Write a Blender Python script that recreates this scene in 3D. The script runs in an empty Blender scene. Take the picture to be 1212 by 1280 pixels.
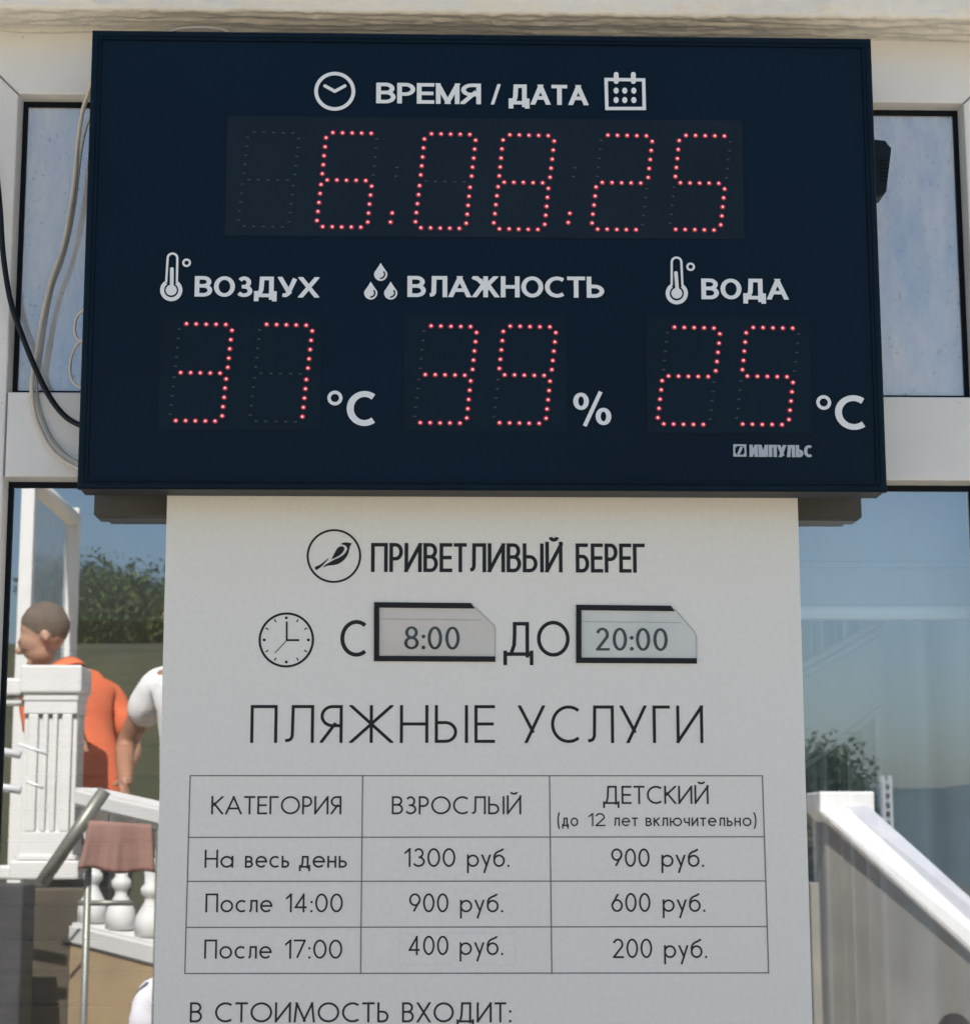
import bpy, bmesh, math, random
from mathutils import Vector, Matrix, noise
R = math.radians
random.seed(7)
sc = bpy.context.scene
COL = sc.collection

# ------------------------------------------------------------------ camera, sky, sun, exposure
PW, PH, FPX = 1212.0, 1280.0, 2500.0          # photo size and focal length in photo pixels
PITCH, YAW, ROLL = R(9.657), R(1.733), R(-0.0837)
CAM = Vector((0.0, -2.65, 1.60))
_f = Vector((math.sin(YAW)*math.cos(PITCH), math.cos(YAW)*math.cos(PITCH), math.sin(PITCH)))
_r0 = Vector((math.cos(YAW), -math.sin(YAW), 0))
_u0 = _r0.cross(_f)
_r = _r0*math.cos(ROLL) + _u0*math.sin(ROLL)
_u = -_r0*math.sin(ROLL) + _u0*math.cos(ROLL)
cam_d = bpy.data.cameras.new("camera")
cam = bpy.data.objects.new("camera", cam_d); COL.objects.link(cam)
M = Matrix((( _r.x, _u.x, -_f.x, CAM.x), (_r.y, _u.y, -_f.y, CAM.y), (_r.z, _u.z, -_f.z, CAM.z), (0, 0, 0, 1)))
cam.matrix_world = M
cam_d.sensor_fit = 'HORIZONTAL'; cam_d.sensor_width = 36.0
cam_d.lens = FPX/PW*36.0
cam_d.clip_start = 0.05; cam_d.clip_end = 3000
cam_d.dof.use_dof = True; cam_d.dof.focus_distance = 2.56; cam_d.dof.aperture_fstop = 16.0   # focused on the signs
sc.camera = cam

SUN_EL, SUN_AZ = R(50), R(-7)               # azimuth clockwise from +Y: the sun stands behind the kiosk
w = bpy.data.worlds.new("World"); sc.world = w; w.use_nodes = True
nt = w.node_tree; bg = nt.nodes["Background"]
sky = nt.nodes.new("ShaderNodeTexSky"); sky.sky_type = 'NISHITA'; sky.sun_disc = False
sky.sun_elevation = SUN_EL; sky.sun_rotation = SUN_AZ; sky.air_density = 1.2; sky.dust_density = 2.2; sky.ozone_density = 5.0
nt.links.new(sky.outputs[0], bg.inputs[0]); bg.inputs[1].default_value = 0.058
sd = bpy.data.lights.new("sun", 'SUN'); sd.energy = 5.0; sd.angle = R(0.5); sd.color = (1.0, 0.95, 0.87)
so = bpy.data.objects.new("sun", sd); COL.objects.link(so)
tosun = Vector((math.sin(SUN_AZ)*math.cos(SUN_EL), math.cos(SUN_AZ)*math.cos(SUN_EL), math.sin(SUN_EL)))
so.rotation_euler = tosun.to_track_quat('Z', 'Y').to_euler()
so.location = (0, 20, 30)
sc.view_settings.view_transform = 'Standard'; sc.view_settings.look = 'None'
sc.view_settings.exposure = 1.88; sc.view_settings.gamma = 1.0
sc.render.engine = 'CYCLES'
sc.cycles.max_bounces = 12; sc.cycles.transparent_max_bounces = 16

# ------------------------------------------------------------------ helpers
def PX(px, py, Y):
    """point of the plane y = Y (parallel to the shop front) that the photo shows at this pixel"""
    d = _f*FPX + _r*(px-PW/2) + _u*(PH/2-py)
    t = (Y-CAM.y)/d.y
    return CAM + d*t
GY = 0.024                                    # y of the window glass
def RV(px, py, D):
    """real point, in front of the window, whose mirror image D behind the wall plane is seen at this pixel"""
    p = PX(px, py, D)
    return Vector((p.x, 2*GY-p.y, p.z))

def link(o, parent=None):
    COL.objects.link(o)
    if parent is not None: o.parent = parent
    return o
def obj(name, bm, mats, parent=None, smooth=False, recalc=True):
    if recalc: bmesh.ops.recalc_face_normals(bm, faces=bm.faces)
    me = bpy.data.meshes.new(name); bm.to_mesh(me); bm.free()
    for m in (mats if isinstance(mats, (list, tuple)) else [mats]): me.materials.append(m)
    if smooth:
        for p in me.polygons: p.use_smooth = True
    return link(bpy.data.objects.new(name, me), parent)
def empty(name, loc=(0, 0, 0)):
    o = bpy.data.objects.new(name, None); o.empty_display_size = 0.1; COL.objects.link(o)
    # parts keep world coordinates: the Empty stands at the thing's base, parts carry the inverse
    o.location = loc
    return o
def tag(o, label=None, cat=None, group=None, kind=None):
    if label: o['label'] = label
    if cat: o['category'] = cat
    if group: o['group'] = group
    if kind: o['kind'] = kind
    return o
def settle(root):
    """give children the inverse of their parent's location so that world coordinates stay"""
    def go(p, off):
        for c in p.children:
            c.location = Vector(c.location) - off
    go(root, Vector(root.location))

def add_box(bm, x0, x1, y0, y1, z0, z1, bev=0.0, mi=0):
    g = bmesh.ops.create_cube(bm, size=1.0)
    vs = g['verts']
    for v in vs:
        v.co = Vector(((x0+x1)/2+v.co.x*(x1-x0), (y0+y1)/2+v.co.y*(y1-y0), (z0+z1)/2+v.co.z*(z1-z0)))
    fs = {f for v in vs for f in v.link_faces}
    for f in fs: f.material_index = mi
    if bev > 0:
        es = {e for v in vs for e in v.link_edges}
        r = bmesh.ops.bevel(bm, geom=list(es), offset=bev, segments=2, affect='EDGES', profile=0.5)
        for f in r['faces']: f.material_index = mi
    return vs
def add_prism(bm, poly, y0, y1, bev=0.0, mi=0):
    """polygon of (x, z) extruded from y0 to y1"""
    a = [bm.verts.new((x, y0, z)) for x, z in poly]; b = [bm.verts.new((x, y1, z)) for x, z in poly]
    n = len(poly); fs = [bm.faces.new(a), bm.faces.new(b[::-1])]
    for i in range(n): fs.append(bm.faces.new((a[i], b[i], b[(i+1) % n], a[(i+1) % n])))
    for f in fs: f.material_index = mi
    if bev > 0:
        es = {e for f in fs[:1] for e in f.edges}
        r = bmesh.ops.bevel(bm, geom=list(es), offset=bev, segments=2, affect='EDGES', profile=0.5)
        for f in r['faces']: f.material_index = mi
def tube(bm, pts, r, n=10, mi=0, smoothpts=True, cap=True):
    """round tube along points (Catmull-Rom smoothed)"""
    P = [Vector(p) for p in pts]
    if smoothpts and len(P) > 2:
        Q = []
        for i in range(len(P)-1):
            p0 = P[max(i-1, 0)]; p1 = P[i]; p2 = P[i+1]; p3 = P[min(i+2, len(P)-1)]
            for k in range(6):
                t = k/6
                Q.append(0.5*((2*p1)+(p2-p0)*t+(2*p0-5*p1+4*p2-p3)*t*t+(-p0+3*p1-3*p2+p3)*t**3))
        Q.append(P[-1]); P = Q
    rings = []; prev = None
    for i, p in enumerate(P):
        d = (P[min(i+1, len(P)-1)]-P[max(i-1, 0)]).normalized()
        if prev is None:
            a = Vector((0, 0, 1)) if abs(d.z) < .9 else Vector((1, 0, 0))
            u = d.cross(a).normalized()
        else:
            u = (prev - d*prev.dot(d)).normalized()
        prev = u; v = d.cross(u)
        rr = r[i] if isinstance(r, (list, tuple)) else r
        rings.append([bm.verts.new(p+(u*math.cos(2*math.pi*k/n)+v*math.sin(2*math.pi*k/n))*rr) for k in range(n)])
    for a, b in zip(rings, rings[1:]):
        for k in range(n):
            f = bm.faces.new((a[k], a[(k+1) % n], b[(k+1) % n], b[k])); f.smooth = True; f.material_index = mi
    if cap:
        for rg in (rings[0][::-1], rings[-1]):
            f = bm.faces.new(rg); f.material_index = mi
def lathe(bm, prof, c, n=16, mi=0):
    rings = [[bm.verts.new((c[0]+r*math.cos(2*math.pi*k/n), c[1]+r*math.sin(2*math.pi*k/n), c[2]+z)) for k in range(n)] for r, z in prof]
    for a, b in zip(rings, rings[1:]):
        for k in range(n):
            f = bm.faces.new((a[k], a[(k+1) % n], b[(k+1) % n], b[k])); f.smooth = True; f.material_index = mi
    bm.faces.new(rings[0][::-1]); bm.faces.new(rings[-1])

# ------------------------------------------------------------------ materials
def rgb(r, g, b):
    f = lambda c: ((c/255+.055)/1.055)**2.4 if c/255 > .04045 else c/255/12.92
    return (f(r), f(g), f(b), 1)
def mat(name, col, rough=0.6, var=0.0, vscale=20.0, bump=0.0, bscale=200.0, metal=0.0, spec=0.5, col2=None, stretch=(1, 1, 1), detail=6, coat=0.0, bdist=.002, tint=None):
    m = bpy.data.materials.new(name); m.use_nodes = True
    t = m.node_tree; b = t.nodes["Principled BSDF"]
    if len(col) == 3: col = (*col, 1)
    b.inputs['Base Color'].default_value = col; b.inputs['Roughness'].default_value = rough
    b.inputs['Metallic'].default_value = metal; b.inputs['Specular IOR Level'].default_value = spec
    b.inputs['Coat Weight'].default_value = coat
    if tint: b.inputs['Specular Tint'].default_value = (*tint, 1)
    tc = t.nodes.new("ShaderNodeTexCoord"); mp = t.nodes.new("ShaderNodeMapping")
    mp.inputs['Scale'].default_value = stretch
    t.links.new(tc.outputs['Object'], mp.inputs['Vector'])
    if var > 0 or col2 is not None:
        n = t.nodes.new("ShaderNodeTexNoise"); n.inputs['Scale'].default_value = vscale; n.inputs['Detail'].default_value = detail
        t.links.new(mp.outputs[0], n.inputs['Vector'])
        r = t.nodes.new("ShaderNodeValToRGB"); r.color_ramp.elements[0].position = 0.32; r.color_ramp.elements[1].position = 0.68
        c2 = col2 if col2 is not None else tuple(c*(1-var) for c in col[:3])
        if len(c2) == 3: c2 = (*c2, 1)
        r.color_ramp.elements[0].color = c2; r.color_ramp.elements[1].color = col
        t.links.new(n.outputs['Fac'], r.inputs[0]); t.links.new(r.outputs[0], b.inputs['Base Color'])
    if bump > 0:
        n2 = t.nodes.new("ShaderNodeTexNoise"); n2.inputs['Scale'].default_value = bscale; n2.inputs['Detail'].default_value = 5
        t.links.new(mp.outputs[0], n2.inputs['Vector'])
        bu = t.nodes.new("ShaderNodeBump"); bu.inputs['Strength'].default_value = bump; bu.inputs['Distance'].default_value = bdist
        t.links.new(n2.outputs['Fac'], bu.inputs['Height']); t.links.new(bu.outputs[0], b.inputs['Normal'])
    return m
def speckle(m, scale, thr, col, amt=1.0):
    """small dirt spots with a shape of their own over a material's base colour"""
    t = m.node_tree; b = t.nodes["Principled BSDF"]
    tc = t.nodes.new("ShaderNodeTexCoord")
    v = t.nodes.new("ShaderNodeTexNoise"); v.inputs['Scale'].default_value = scale; v.inputs['Detail'].default_value = 2; v.inputs['Roughness'].default_value = .4
    t.links.new(tc.outputs['Object'], v.inputs['Vector'])
    r = t.nodes.new("ShaderNodeMapRange"); r.inputs[1].default_value = thr; r.inputs[2].default_value = thr+.05; r.inputs[3].default_value = 0; r.inputs[4].default_value = amt
    t.links.new(v.outputs['Fac'], r.inputs[0])
    mx = t.nodes.new("ShaderNodeMix"); mx.data_type = 'RGBA'
    src = b.inputs['Base Color'].links[0].from_socket if b.inputs['Base Color'].links else None
    if src: t.links.new(src, mx.inputs[6])
    else: mx.inputs[6].default_value = b.inputs['Base Color'].default_value
    mx.inputs[7].default_value = (*col, 1)
    t.links.new(r.outputs[0], mx.inputs[0]); t.links.new(mx.outputs[2], b.inputs['Base Color'])
    return m
def emis(name, col, s):
    m = bpy.data.materials.new(name); m.use_nodes = True; t = m.node_tree; b = t.nodes["Principled BSDF"]
    b.inputs['Base Color'].default_value = (.25, .02, .03, 1); b.inputs['Roughness'].default_value = .3
    b.inputs['Emission Color'].default_value = (*col, 1); b.inputs['Emission Strength'].default_value = s
    return m
def glass(name, refl, tint, dust, dustcol=(.55, .56, .56), spots=0.0, back=0.0):
    """coated window pane: mirror reflection mixed with clear transmission, a film of dust on top"""
    m = bpy.data.materials.new(name); m.use_nodes = True; t = m.node_tree
    for n in list(t.nodes):
        if n.type != 'OUTPUT_MATERIAL': t.nodes.remove(n)
    out = [n for n in t.nodes if n.type == 'OUTPUT_MATERIAL'][0]
    tr = t.nodes.new("ShaderNodeBsdfTransparent"); tr.inputs[0].default_value = (*tint, 1)
    gl = t.nodes.new("ShaderNodeBsdfGlossy"); gl.inputs['Roughness'].default_value = 0.0; gl.inputs['Color'].default_value = (.93, .96, 1, 1)
    mx = t.nodes.new("ShaderNodeMixShader"); mx.inputs[0].default_value = refl
    t.links.new(tr.outputs[0], mx.inputs[1]); t.links.new(gl.outputs[0], mx.inputs[2])
    di = t.nodes.new("ShaderNodeBsdfDiffuse"); di.inputs[0].default_value = (*dustcol, 1)
    m2 = t.nodes.new("ShaderNodeMixShader")
    tc = t.nodes.new("ShaderNodeTexCoord"); mp = t.nodes.new("ShaderNodeMapping"); mp.inputs['Scale'].default_value = (1, 1, .35)
    t.links.new(tc.outputs['Object'], mp.inputs[0])
    n = t.nodes.new("ShaderNodeTexNoise"); n.inputs['Scale'].default_value = 14; n.inputs['Detail'].default_value = 8; n.inputs['Roughness'].default_value = .65
    t.links.new(mp.outputs[0], n.inputs['Vector'])
    r = t.nodes.new("ShaderNodeMapRange"); r.inputs[1].default_value = .3; r.inputs[2].default_value = .75; r.inputs[3].default_value = dust*.40; r.inputs[4].default_value = dust*1.5
    t.links.new(n.outputs['Fac'], r.inputs[0]); t.links.new(r.outputs[0], m2.inputs[0])
    t.links.new(mx.outputs[0], m2.inputs[1]); t.links.new(di.outputs[0], m2.inputs[2])
    last = m2
    if spots > 0:
        v = t.nodes.new("ShaderNodeTexVoronoi"); v.inputs['Scale'].default_value = 95; v.inputs['Randomness'].default_value = 1
        t.links.new(tc.outputs['Object'], v.inputs['Vector'])
        n3 = t.nodes.new("ShaderNodeTexNoise"); n3.inputs['Scale'].default_value = 30
        t.links.new(tc.outputs['Object'], n3.inputs['Vector'])
        a = t.nodes.new("ShaderNodeMath"); a.operation = 'MULTIPLY_ADD'; a.inputs[1].default_value = -.45; a.inputs[2].default_value = .37
        t.links.new(n3.outputs['Fac'], a.inputs[0])
        lt = t.nodes.new("ShaderNodeMath"); lt.operation = 'LESS_THAN'
        t.links.new(v.outputs['Distance'], lt.inputs[0]); t.links.new(a.outputs[0], lt.inputs[1])
        k = t.nodes.new("ShaderNodeMath"); k.operation = 'MULTIPLY'; k.inputs[1].default_value = spots
        t.links.new(lt.outputs[0], k.inputs[0])
        d2 = t.nodes.new("ShaderNodeBsdfDiffuse"); d2.inputs[0].default_value = (.10, .11, .12, 1)
        m3 = t.nodes.new("ShaderNodeMixShader"); t.links.new(k.outputs[0], m3.inputs[0])
        t.links.new(m2.outputs[0], m3.inputs[1]); t.links.new(d2.outputs[0], m3.inputs[2]); last = m3
    t.links.new(last.outputs[0], out.inputs[0])
    return m
# ------------------------------------------------------------------ lettering: a stroke alphabet
def arc(cx, cy, rx, ry, a0, a1, n=14):
    return [(cx+rx*math.cos(R(a0+(a1-a0)*i/n)), cy+ry*math.sin(R(a0+(a1-a0)*i/n))) for i in range(n+1)]
def L(*p): return ('l', list(p))          # straight strokes whose ends run out to the edge of the letter
def C(*p):                                # joined path with blunt ends
    o = []
    for q in p: o += q if isinstance(q, list) else [q]
    return ('c', o)
def O(cx, cy, rx, ry): return ('o', arc(cx, cy, rx, ry, 0, 360, 30)[:-1])
def bowlR(y0, y1, xs, rx):                # stem side -> right bowl between heights y0..y1
    c = (y0+y1)/2; ry = (y1-y0)/2
    return C((0, y1), (xs, y1), arc(xs, c, rx, ry, 90, -90), (0, y0))
def mirror(s): return (s[0], [(1-x, y) for x, y in s[1]])
G = {}
def g(ch, wd, *st, h=1.0, y0=0.0, y1=None): G[ch] = (wd, st, h, y0, h if y1 is None else y1)
S0 = L((0, 0), (0, 1)); S1 = L((1, 0), (1, 1))
g('А', .86, L((0, 0), (.5, 1)), L((1, 0), (.5, 1)), C((.19, .30), (.81, .30)))
g('Б', .58, S0, L((0, 1), (.88, 1)), bowlR(0, .56, .5, .5))
g('В', .58, S0, bowlR(.53, 1, .48, .44), bowlR(0, .53, .5, .5))
g('Г', .48, S0, L((0, 1), (1, 1)))
g('Д', .86, L((.2, .0), (.2, .0)), C((.16, 0), (.26, .35), (.30, 1)), L((.30, 1), (.82, 1)), L((.82, 1), (.82, 0)), L((0, 0), (1, 0)), L((0, 0), (0, -.2)), L((1, 0), (1, -.2)), y0=-.22)
g('Е', .52, S0, L((0, 1), (1, 1)), L((0, .5), (.93, .5)), L((0, 0), (1, 0)))
g('Ж', 1.12, L((.5, 0), (.5, 1)), L((.03, 1), (.97, 0)), L((.97, 1), (.03, 0)))
g('З', .56, C(arc(.46, .75, .42, .25, 150, -90), ), C(arc(.46, .25, .54, .25, 90, -150)), C((.25, .5), (.5, .5)))
g('И', .74, S0, S1, L((0, 0), (1, 1)))
g('Й', .74, S0, S1, L((0, 0), (1, 1)), C(arc(.5, 1.34, .25, .13, 190, 350)), y1=1.5)
g('К', .62, S0, L((.02, .44), (1, 1)), L((.24, .57), (1, 0)))
g('Л', .76, C((0, .02), (.1, .03), arc(.1, .2, .16, .17, -90, -5, 6), (.28, 1)), L((.28, 1), (1, 1)), S1)
g('М', .98, L((0, 0), (.1, 1)), L((.1, 1), (.5, .08)), L((.5, .08), (.9, 1)), L((.9, 1), (1, 0)))
g('Н', .72, S0, S1, C((0, .5), (1, .5)))
g('О', 1.0, O(.5, .5, .5, .5))
g('П', .68, S0, S1, L((0, 1), (1, 1)))
g('Р', .52, S0, bowlR(.45, 1, .45, .55))
g('С', .80, C(arc(.62, .5, .62, .5, 52, 308, 26)))
g('Т', .58, L((.5, 0), (.5, 1)), L((0, 1), (1, 1)))
g('У', .72, L((0, 1), (.52, .33)), L((1, 1), (.28, 0)))
g('Х', .70, L((.03, 1), (.97, 0)), L((.97, 1), (.03, 0)))
g('Ь', .52, S0, bowlR(0, .54, .45, .55))
g('Ы', .84, S0, C((0, .54), (.3, .54), arc(.3, .27, .34, .27, 90, -90), (0, 0)), S1)
g('Я', .56, S1, mirror(bowlR(.45, 1, .45, .55)), L((.62, .46), (0, 0)))
xh = .66
def gx(ch, wd, *st, y0=0.0, y1=1.0): g(ch, wd, *st, h=xh, y0=y0, y1=xh*y1)
S0b = L((0, 0), (0, 1)); S1b = L((1, 0), (1, 1))
gx('а', .70, O(.5, .5, .5, .5), S1b)
gx('о', .68, O(.5, .5, .5, .5))
gx('е', .66, C((.02, .52), (.98, .52), arc(.5, .5, .5, .5, 2, 318, 24)))
gx('с', .56, C(arc(.62, .5, .62, .5, 52, 308, 22)))
gx('в', .46, S0b, bowlR(.52, 1, .45, .45), bowlR(0, .52, .48, .52))
gx('ь', .44, S0b, bowlR(0, .56, .45, .55))
gx('д', .60, C((.16, 0), (.28, .4), (.30, 1)), L((.30, 1), (.82, 1)), L((.82, 1), (.82, 0)), L((0, 0), (1, 0)), L((0, 0), (0, -.25)), L((1, 0), (1, -.25)), y0=-.2)
gx('н', .48, S0b, S1b, C((0, .52), (1, .52)))
gx('л', .50, C((0, .03), arc(.08, .25, .16, .22, -90, -5, 6), (.27, 1)), L((.27, 1), (1, 1)), S1b)
gx('р', .68, L((0, -.5), (0, 1)), O(.5, .5, .5, .5), y0=-.4)
gx('у', .54, L((0, 1), (.52, .12)), L((1, 1), (.3, -.5)), y0=-.36)
gx('б', .66, O(.5, .5, .5, .5), C((0, .5), arc(.62, .78, .62, .62, 190, 112, 8), (.68, 1.46), (.96, 1.62)), y1=1.75)
gx('т', .46, L((.5, 0), (.5, 1)), L((0, 1), (1, 1)))
gx('к', .46, S0b, L((.02, .46), (1, 1)), L((.3, .6), (1, 0)))
gx('ю', .92, S0b, O(.64, .5, .36, .5), C((0, .52), (.28, .52)))
gx('ч', .46, S1b, C((0, 1.04), (0, .72), arc(.36, .72, .36, .32, 180, 270, 8), (1, .42)))
gx('и', .50, S0b, S1b, L((0, 0), (1, 1)))
g('0', .58, O(.5, .5, .5, .5))
g('1', .26, L((1, 0), (1, 1)), L((0, .80), (1, 1)))
g('2', .56, C(arc(.48, .72, .46, .28, 165, -28, 14), (.04, .02)), L((.02, 0), (1, 0)))
g('3', .54, C(arc(.47, .75, .40, .25, 155, -90)), C(arc(.47, .26, .53, .26, 90, -155)))
g('4', .62, L((.72, 0), (.72, 1)), C((.74, 1), (.02, .24), (1, .24)))
g('5', .54, L((.2, 1), (.95, 1)), C((.2, 1), (.1, .56), arc(.45, .31, .55, .31, 128, -150)))
g('6', .58, O(.5, .32, .5, .32), C((.05, .42), (.62, 1)))
g('7', .52, L((0, 1), (1, 1)), C((1, .98), (.25, 0)))
g('8', .54, O(.5, .76, .40, .24), O(.5, .26, .5, .26))
g('9', .58, O(.5, .68, .5, .32), C((.95, .58), (.38, 0)))
g(':', .12, ('d', (.5, .07)), ('d', (.5, .55)))
g('.', .12, ('d', (.5, .07)))
g('/', .34, L((0, 0), (1, 1)))
g('(', .24, C(arc(2.8, .42, 2.8, .92, 130, 230, 12)), y0=-.3, y1=1.2)
g(')', .24, C(arc(-1.8, .42, 2.8, .92, 50, -50, 12)), y0=-.3, y1=1.2)
GM = None
# widths and shapes for the bold grotesque of the display
BOLD = {'А': .96, 'В': .82, 'Г': .66, 'Д': 1.06, 'Е': .74, 'Ж': 1.2, 'З': .74, 'И': .86, 'Л': .88, 'М': 1.0, 'Н': .84, 'О': .98, 'П': .84, 'Р': .76, 'С': .92, 'Т': .80, 'У': .88, 'Х': .92, 'Ь': .78, 'Я': .84, '/': .34}
GB = dict(G)
def gb(ch, *st, y0=0.0, y1=1.0): GB[ch] = (G[ch][0], st, 1.0, y0, y1)
gb('М', S0, S1, L((0, 1), (.5, 0)), L((.5, 0), (1, 1)))
gb('Ж', L((.5, 0), (.5, 1)), L((0, 1), (.26, .86)), L((.12, .98), (.5, .5)), L((.88, .98), (.5, .5)), L((.04, 0), (.36, .55)), L((.96, 0), (.64, .55)), C((.3, .52), (.7, .52)))
gb('У', L((0, 1), (.5, .30)), C((1, 1), (.52, .12), (.36, .02), (.12, .03)))
gb('Д', C((.14, 0), (.27, .35), (.31, 1)), L((.31, 1), (.83, 1)), L((.83, 1), (.83, 0)), L((0, 0), (1, 0)), L((0, 0), (0, -.18)), L((1, 0), (1, -.18)), y0=-.2)
gb('К', S0, L((.05, .5), (1, 1)), L((.2, .5), (1, 0)))

GM = dict(GB)
GM['У'] = (.8, (L((0, 1), (.5, .3)), L((1, 1), (.3, 0))), 1.0, 0, 1.0); GM['Л'] = (.84, (L((.05, 0), (.25, 1)), L((.2, 1), (1, 1)), S1), 1.0, 0, 1.0)

def clip_poly(poly, lo, hi, ax):
    for s, lim in ((1, lo), (-1, -hi)):
        out = []
        for i in range(len(poly)):
            a, b = poly[i], poly[(i+1) % len(poly)]
            ia, ib = s*a[ax] >= lim-1e-9, s*b[ax] >= lim-1e-9
            if ia: out.append(a)
            if ia != ib:
                t = (lim/s-a[ax])/(b[ax]-a[ax]); out.append((a[0]+(b[0]-a[0])*t, a[1]+(b[1]-a[1])*t))
        poly = out
        if len(poly) < 3: return []
    return poly

class Ink:
    """flat polygons on a vertical plane y = Y facing the street; overlapping strokes step out by microns"""
    def __init__(self, Y, step=2.0e-5):
        self.bm = bmesh.new(); self.Y = Y; self.k = 0; self.step = step
    def y(self): return self.Y - (self.k % 9)*self.step
    def poly(self, pts, mi=0):
        if len(pts) < 3: return
        a = sum(pts[i][0]*pts[(i+1) % len(pts)][1]-pts[(i+1) % len(pts)][0]*pts[i][1] for i in range(len(pts)))
        if abs(a) < 1e-10: return
        if a < 0: pts = pts[::-1]
        try:
            f = self.bm.faces.new([self.bm.verts.new((p[0], self.y(), p[1])) for p in pts]); f.material_index = mi
        except ValueError: pass
    def stroke(self, pts, wv, wh=None, closed=False, mi=0, ext=0.0, band=None):
        """band-clipped ribbon along pts; wv is the weight of upright strokes, wh of level ones"""
        wh = wv if wh is None else wh
        P = [Vector(p).to_2d() for p in pts]
        Q = [P[0]]
        for p in P[1:]:
            if (p-Q[-1]).length > 1e-7: Q.append(p)
        P = Q; n = len(P)
        if n < 2: return
        def wid(d): return math.sqrt((wv*d.y)**2+(wh*d.x)**2)
        if ext and not closed:
            d = (P[0]-P[1]).normalized(); P[0] = P[0]+d*ext
            d = (P[-1]-P[-2]).normalized(); P[-1] = P[-1]+d*ext
        Lp, Rp = [], []
        for i in range(n):
            d1 = (P[i]-P[i-1]) if (i > 0 or closed) else None
            d2 = (P[(i+1) % n]-P[i]) if (i < n-1 or closed) else None
            d1 = d2.normalized() if d1 is None else d1.normalized(); d2 = d1 if d2 is None else d2.normalized()
            t = (d1+d2)
            t = d1 if t.length < 1e-6 else t.normalized()
            nn = Vector((-t.y, t.x)); c = max(nn.dot(Vector((-d1.y, d1.x))), .4)
            h = (wid(d1)+wid(d2))/4/c
            Lp.append(P[i]+nn*h); Rp.append(P[i]-nn*h)
        m = n if closed else n-1
        for i in range(m):
            j = (i+1) % n
            q = [tuple(Rp[i]), tuple(Rp[j]), tuple(Lp[j]), tuple(Lp[i])]
            if band: q = clip_poly(q, band[0], band[1], 1)
            if band and len(band) > 2 and q: q = clip_poly(q, band[2], band[3], 0)
            self.poly(q, mi)
        self.k += 1
    def ring(self, c, r, wd, mi=0, n=48):
        self.stroke([(c[0]+r*math.cos(2*math.pi*i/n), c[1]+r*math.sin(2*math.pi*i/n)) for i in range(n)], wd, closed=True, mi=mi)
    def disc(self, c, rx, rz=None, mi=0, n=20):
        rz = rx if rz is None else rz
        self.poly([(c[0]+rx*math.cos(2*math.pi*i/n), c[1]+rz*math.sin(2*math.pi*i/n)) for i in range(n)], mi); self.k += 1
    def letter(self, ch, x0, zb, W, H, wv, wh, table, mi=0):
        wd, st, gh, gy0, gy1 = table[ch]
        h = H*gh; iw, ih = W-wv, h-wh
        X = lambda x: x0+wv/2+x*iw
        Z = lambda y: zb+wh/2+y*ih
        lo, hi = zb+(gy0*H if gy0 else 0), zb+(gy1*H)
        for kind, p in st:
            if kind == 'd':
                r = max(wv*.62, H*.06); self.disc((x0+W/2, zb+p[1]*H+ (r-.07*H)), r, mi=mi, n=14)
            elif kind == 'o':
                self.stroke([(X(x), Z(y)) for x, y in p], wv, wh, closed=True, mi=mi)
            elif kind == 'c':
                self.stroke([(X(x), Z(y)) for x, y in p], wv, wh, mi=mi)
            else:
                a, b = (X(p[0][0]), Z(p[0][1])), (X(p[1][0]), Z(p[1][1]))
                if abs(a[0]-b[0])+abs(a[1]-b[1]) < 1e-6: continue
                flat = abs(a[1]-b[1]) < .12*H
                self.stroke([a, b], wv, wh, mi=mi, ext=(wv/2 if flat else wv*.95), band=(lo, hi, x0-wv*.15, x0+W+wv*.15))
    def text(self, s, a, b, H, wv, wh=None, track=.16, table=None, widths=None, mi=0):
        """s set between the baseline points a and b (x, z), letters H tall"""
        table = table or G; wh = wv if wh is None else wh
        ws = [((widths or {}).get(c, table[c][0]) if c != ' ' else .34) for c in s]
        Lg = b[0]-a[0]; fixed = track*H*(len(s)-1); sx = (Lg-fixed)/(sum(ws)*H)
        x = a[0]
        for c, wd in zip(s, ws):
            W = wd*H*sx
            if c != ' ':
                z = a[1]+(b[1]-a[1])*((x-a[0])/max(Lg, 1e-6))
                self.letter(c, x, z, max(W, wv*1.02), H, wv, wh, table, mi)
            x += W+track*H
    def done(self, name, mats, parent): 
        return obj(name, self.bm, mats, parent, recalc=False)
def put_text(ink, s, x0, yb0, x1, yb1, ytop, wpx, whpx=None, **kw):
    """photo-measured word: baseline ends and the height of the capitals, in pixels, on the ink's plane"""
    Y = ink.Y; a, b = PX(x0, yb0, Y), PX(x1, yb1, Y)
    k = (b.x-a.x)/(x1-x0)
    xm, ym = (x0+x1)/2, (yb0+yb1)/2
    H = PX(xm, ytop, Y).z - PX(xm, ym, Y).z
    ink.text(s, (a.x, a.z), (b.x, b.z), H, wpx*k, None if whpx is None else whpx*k, **kw)
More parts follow.
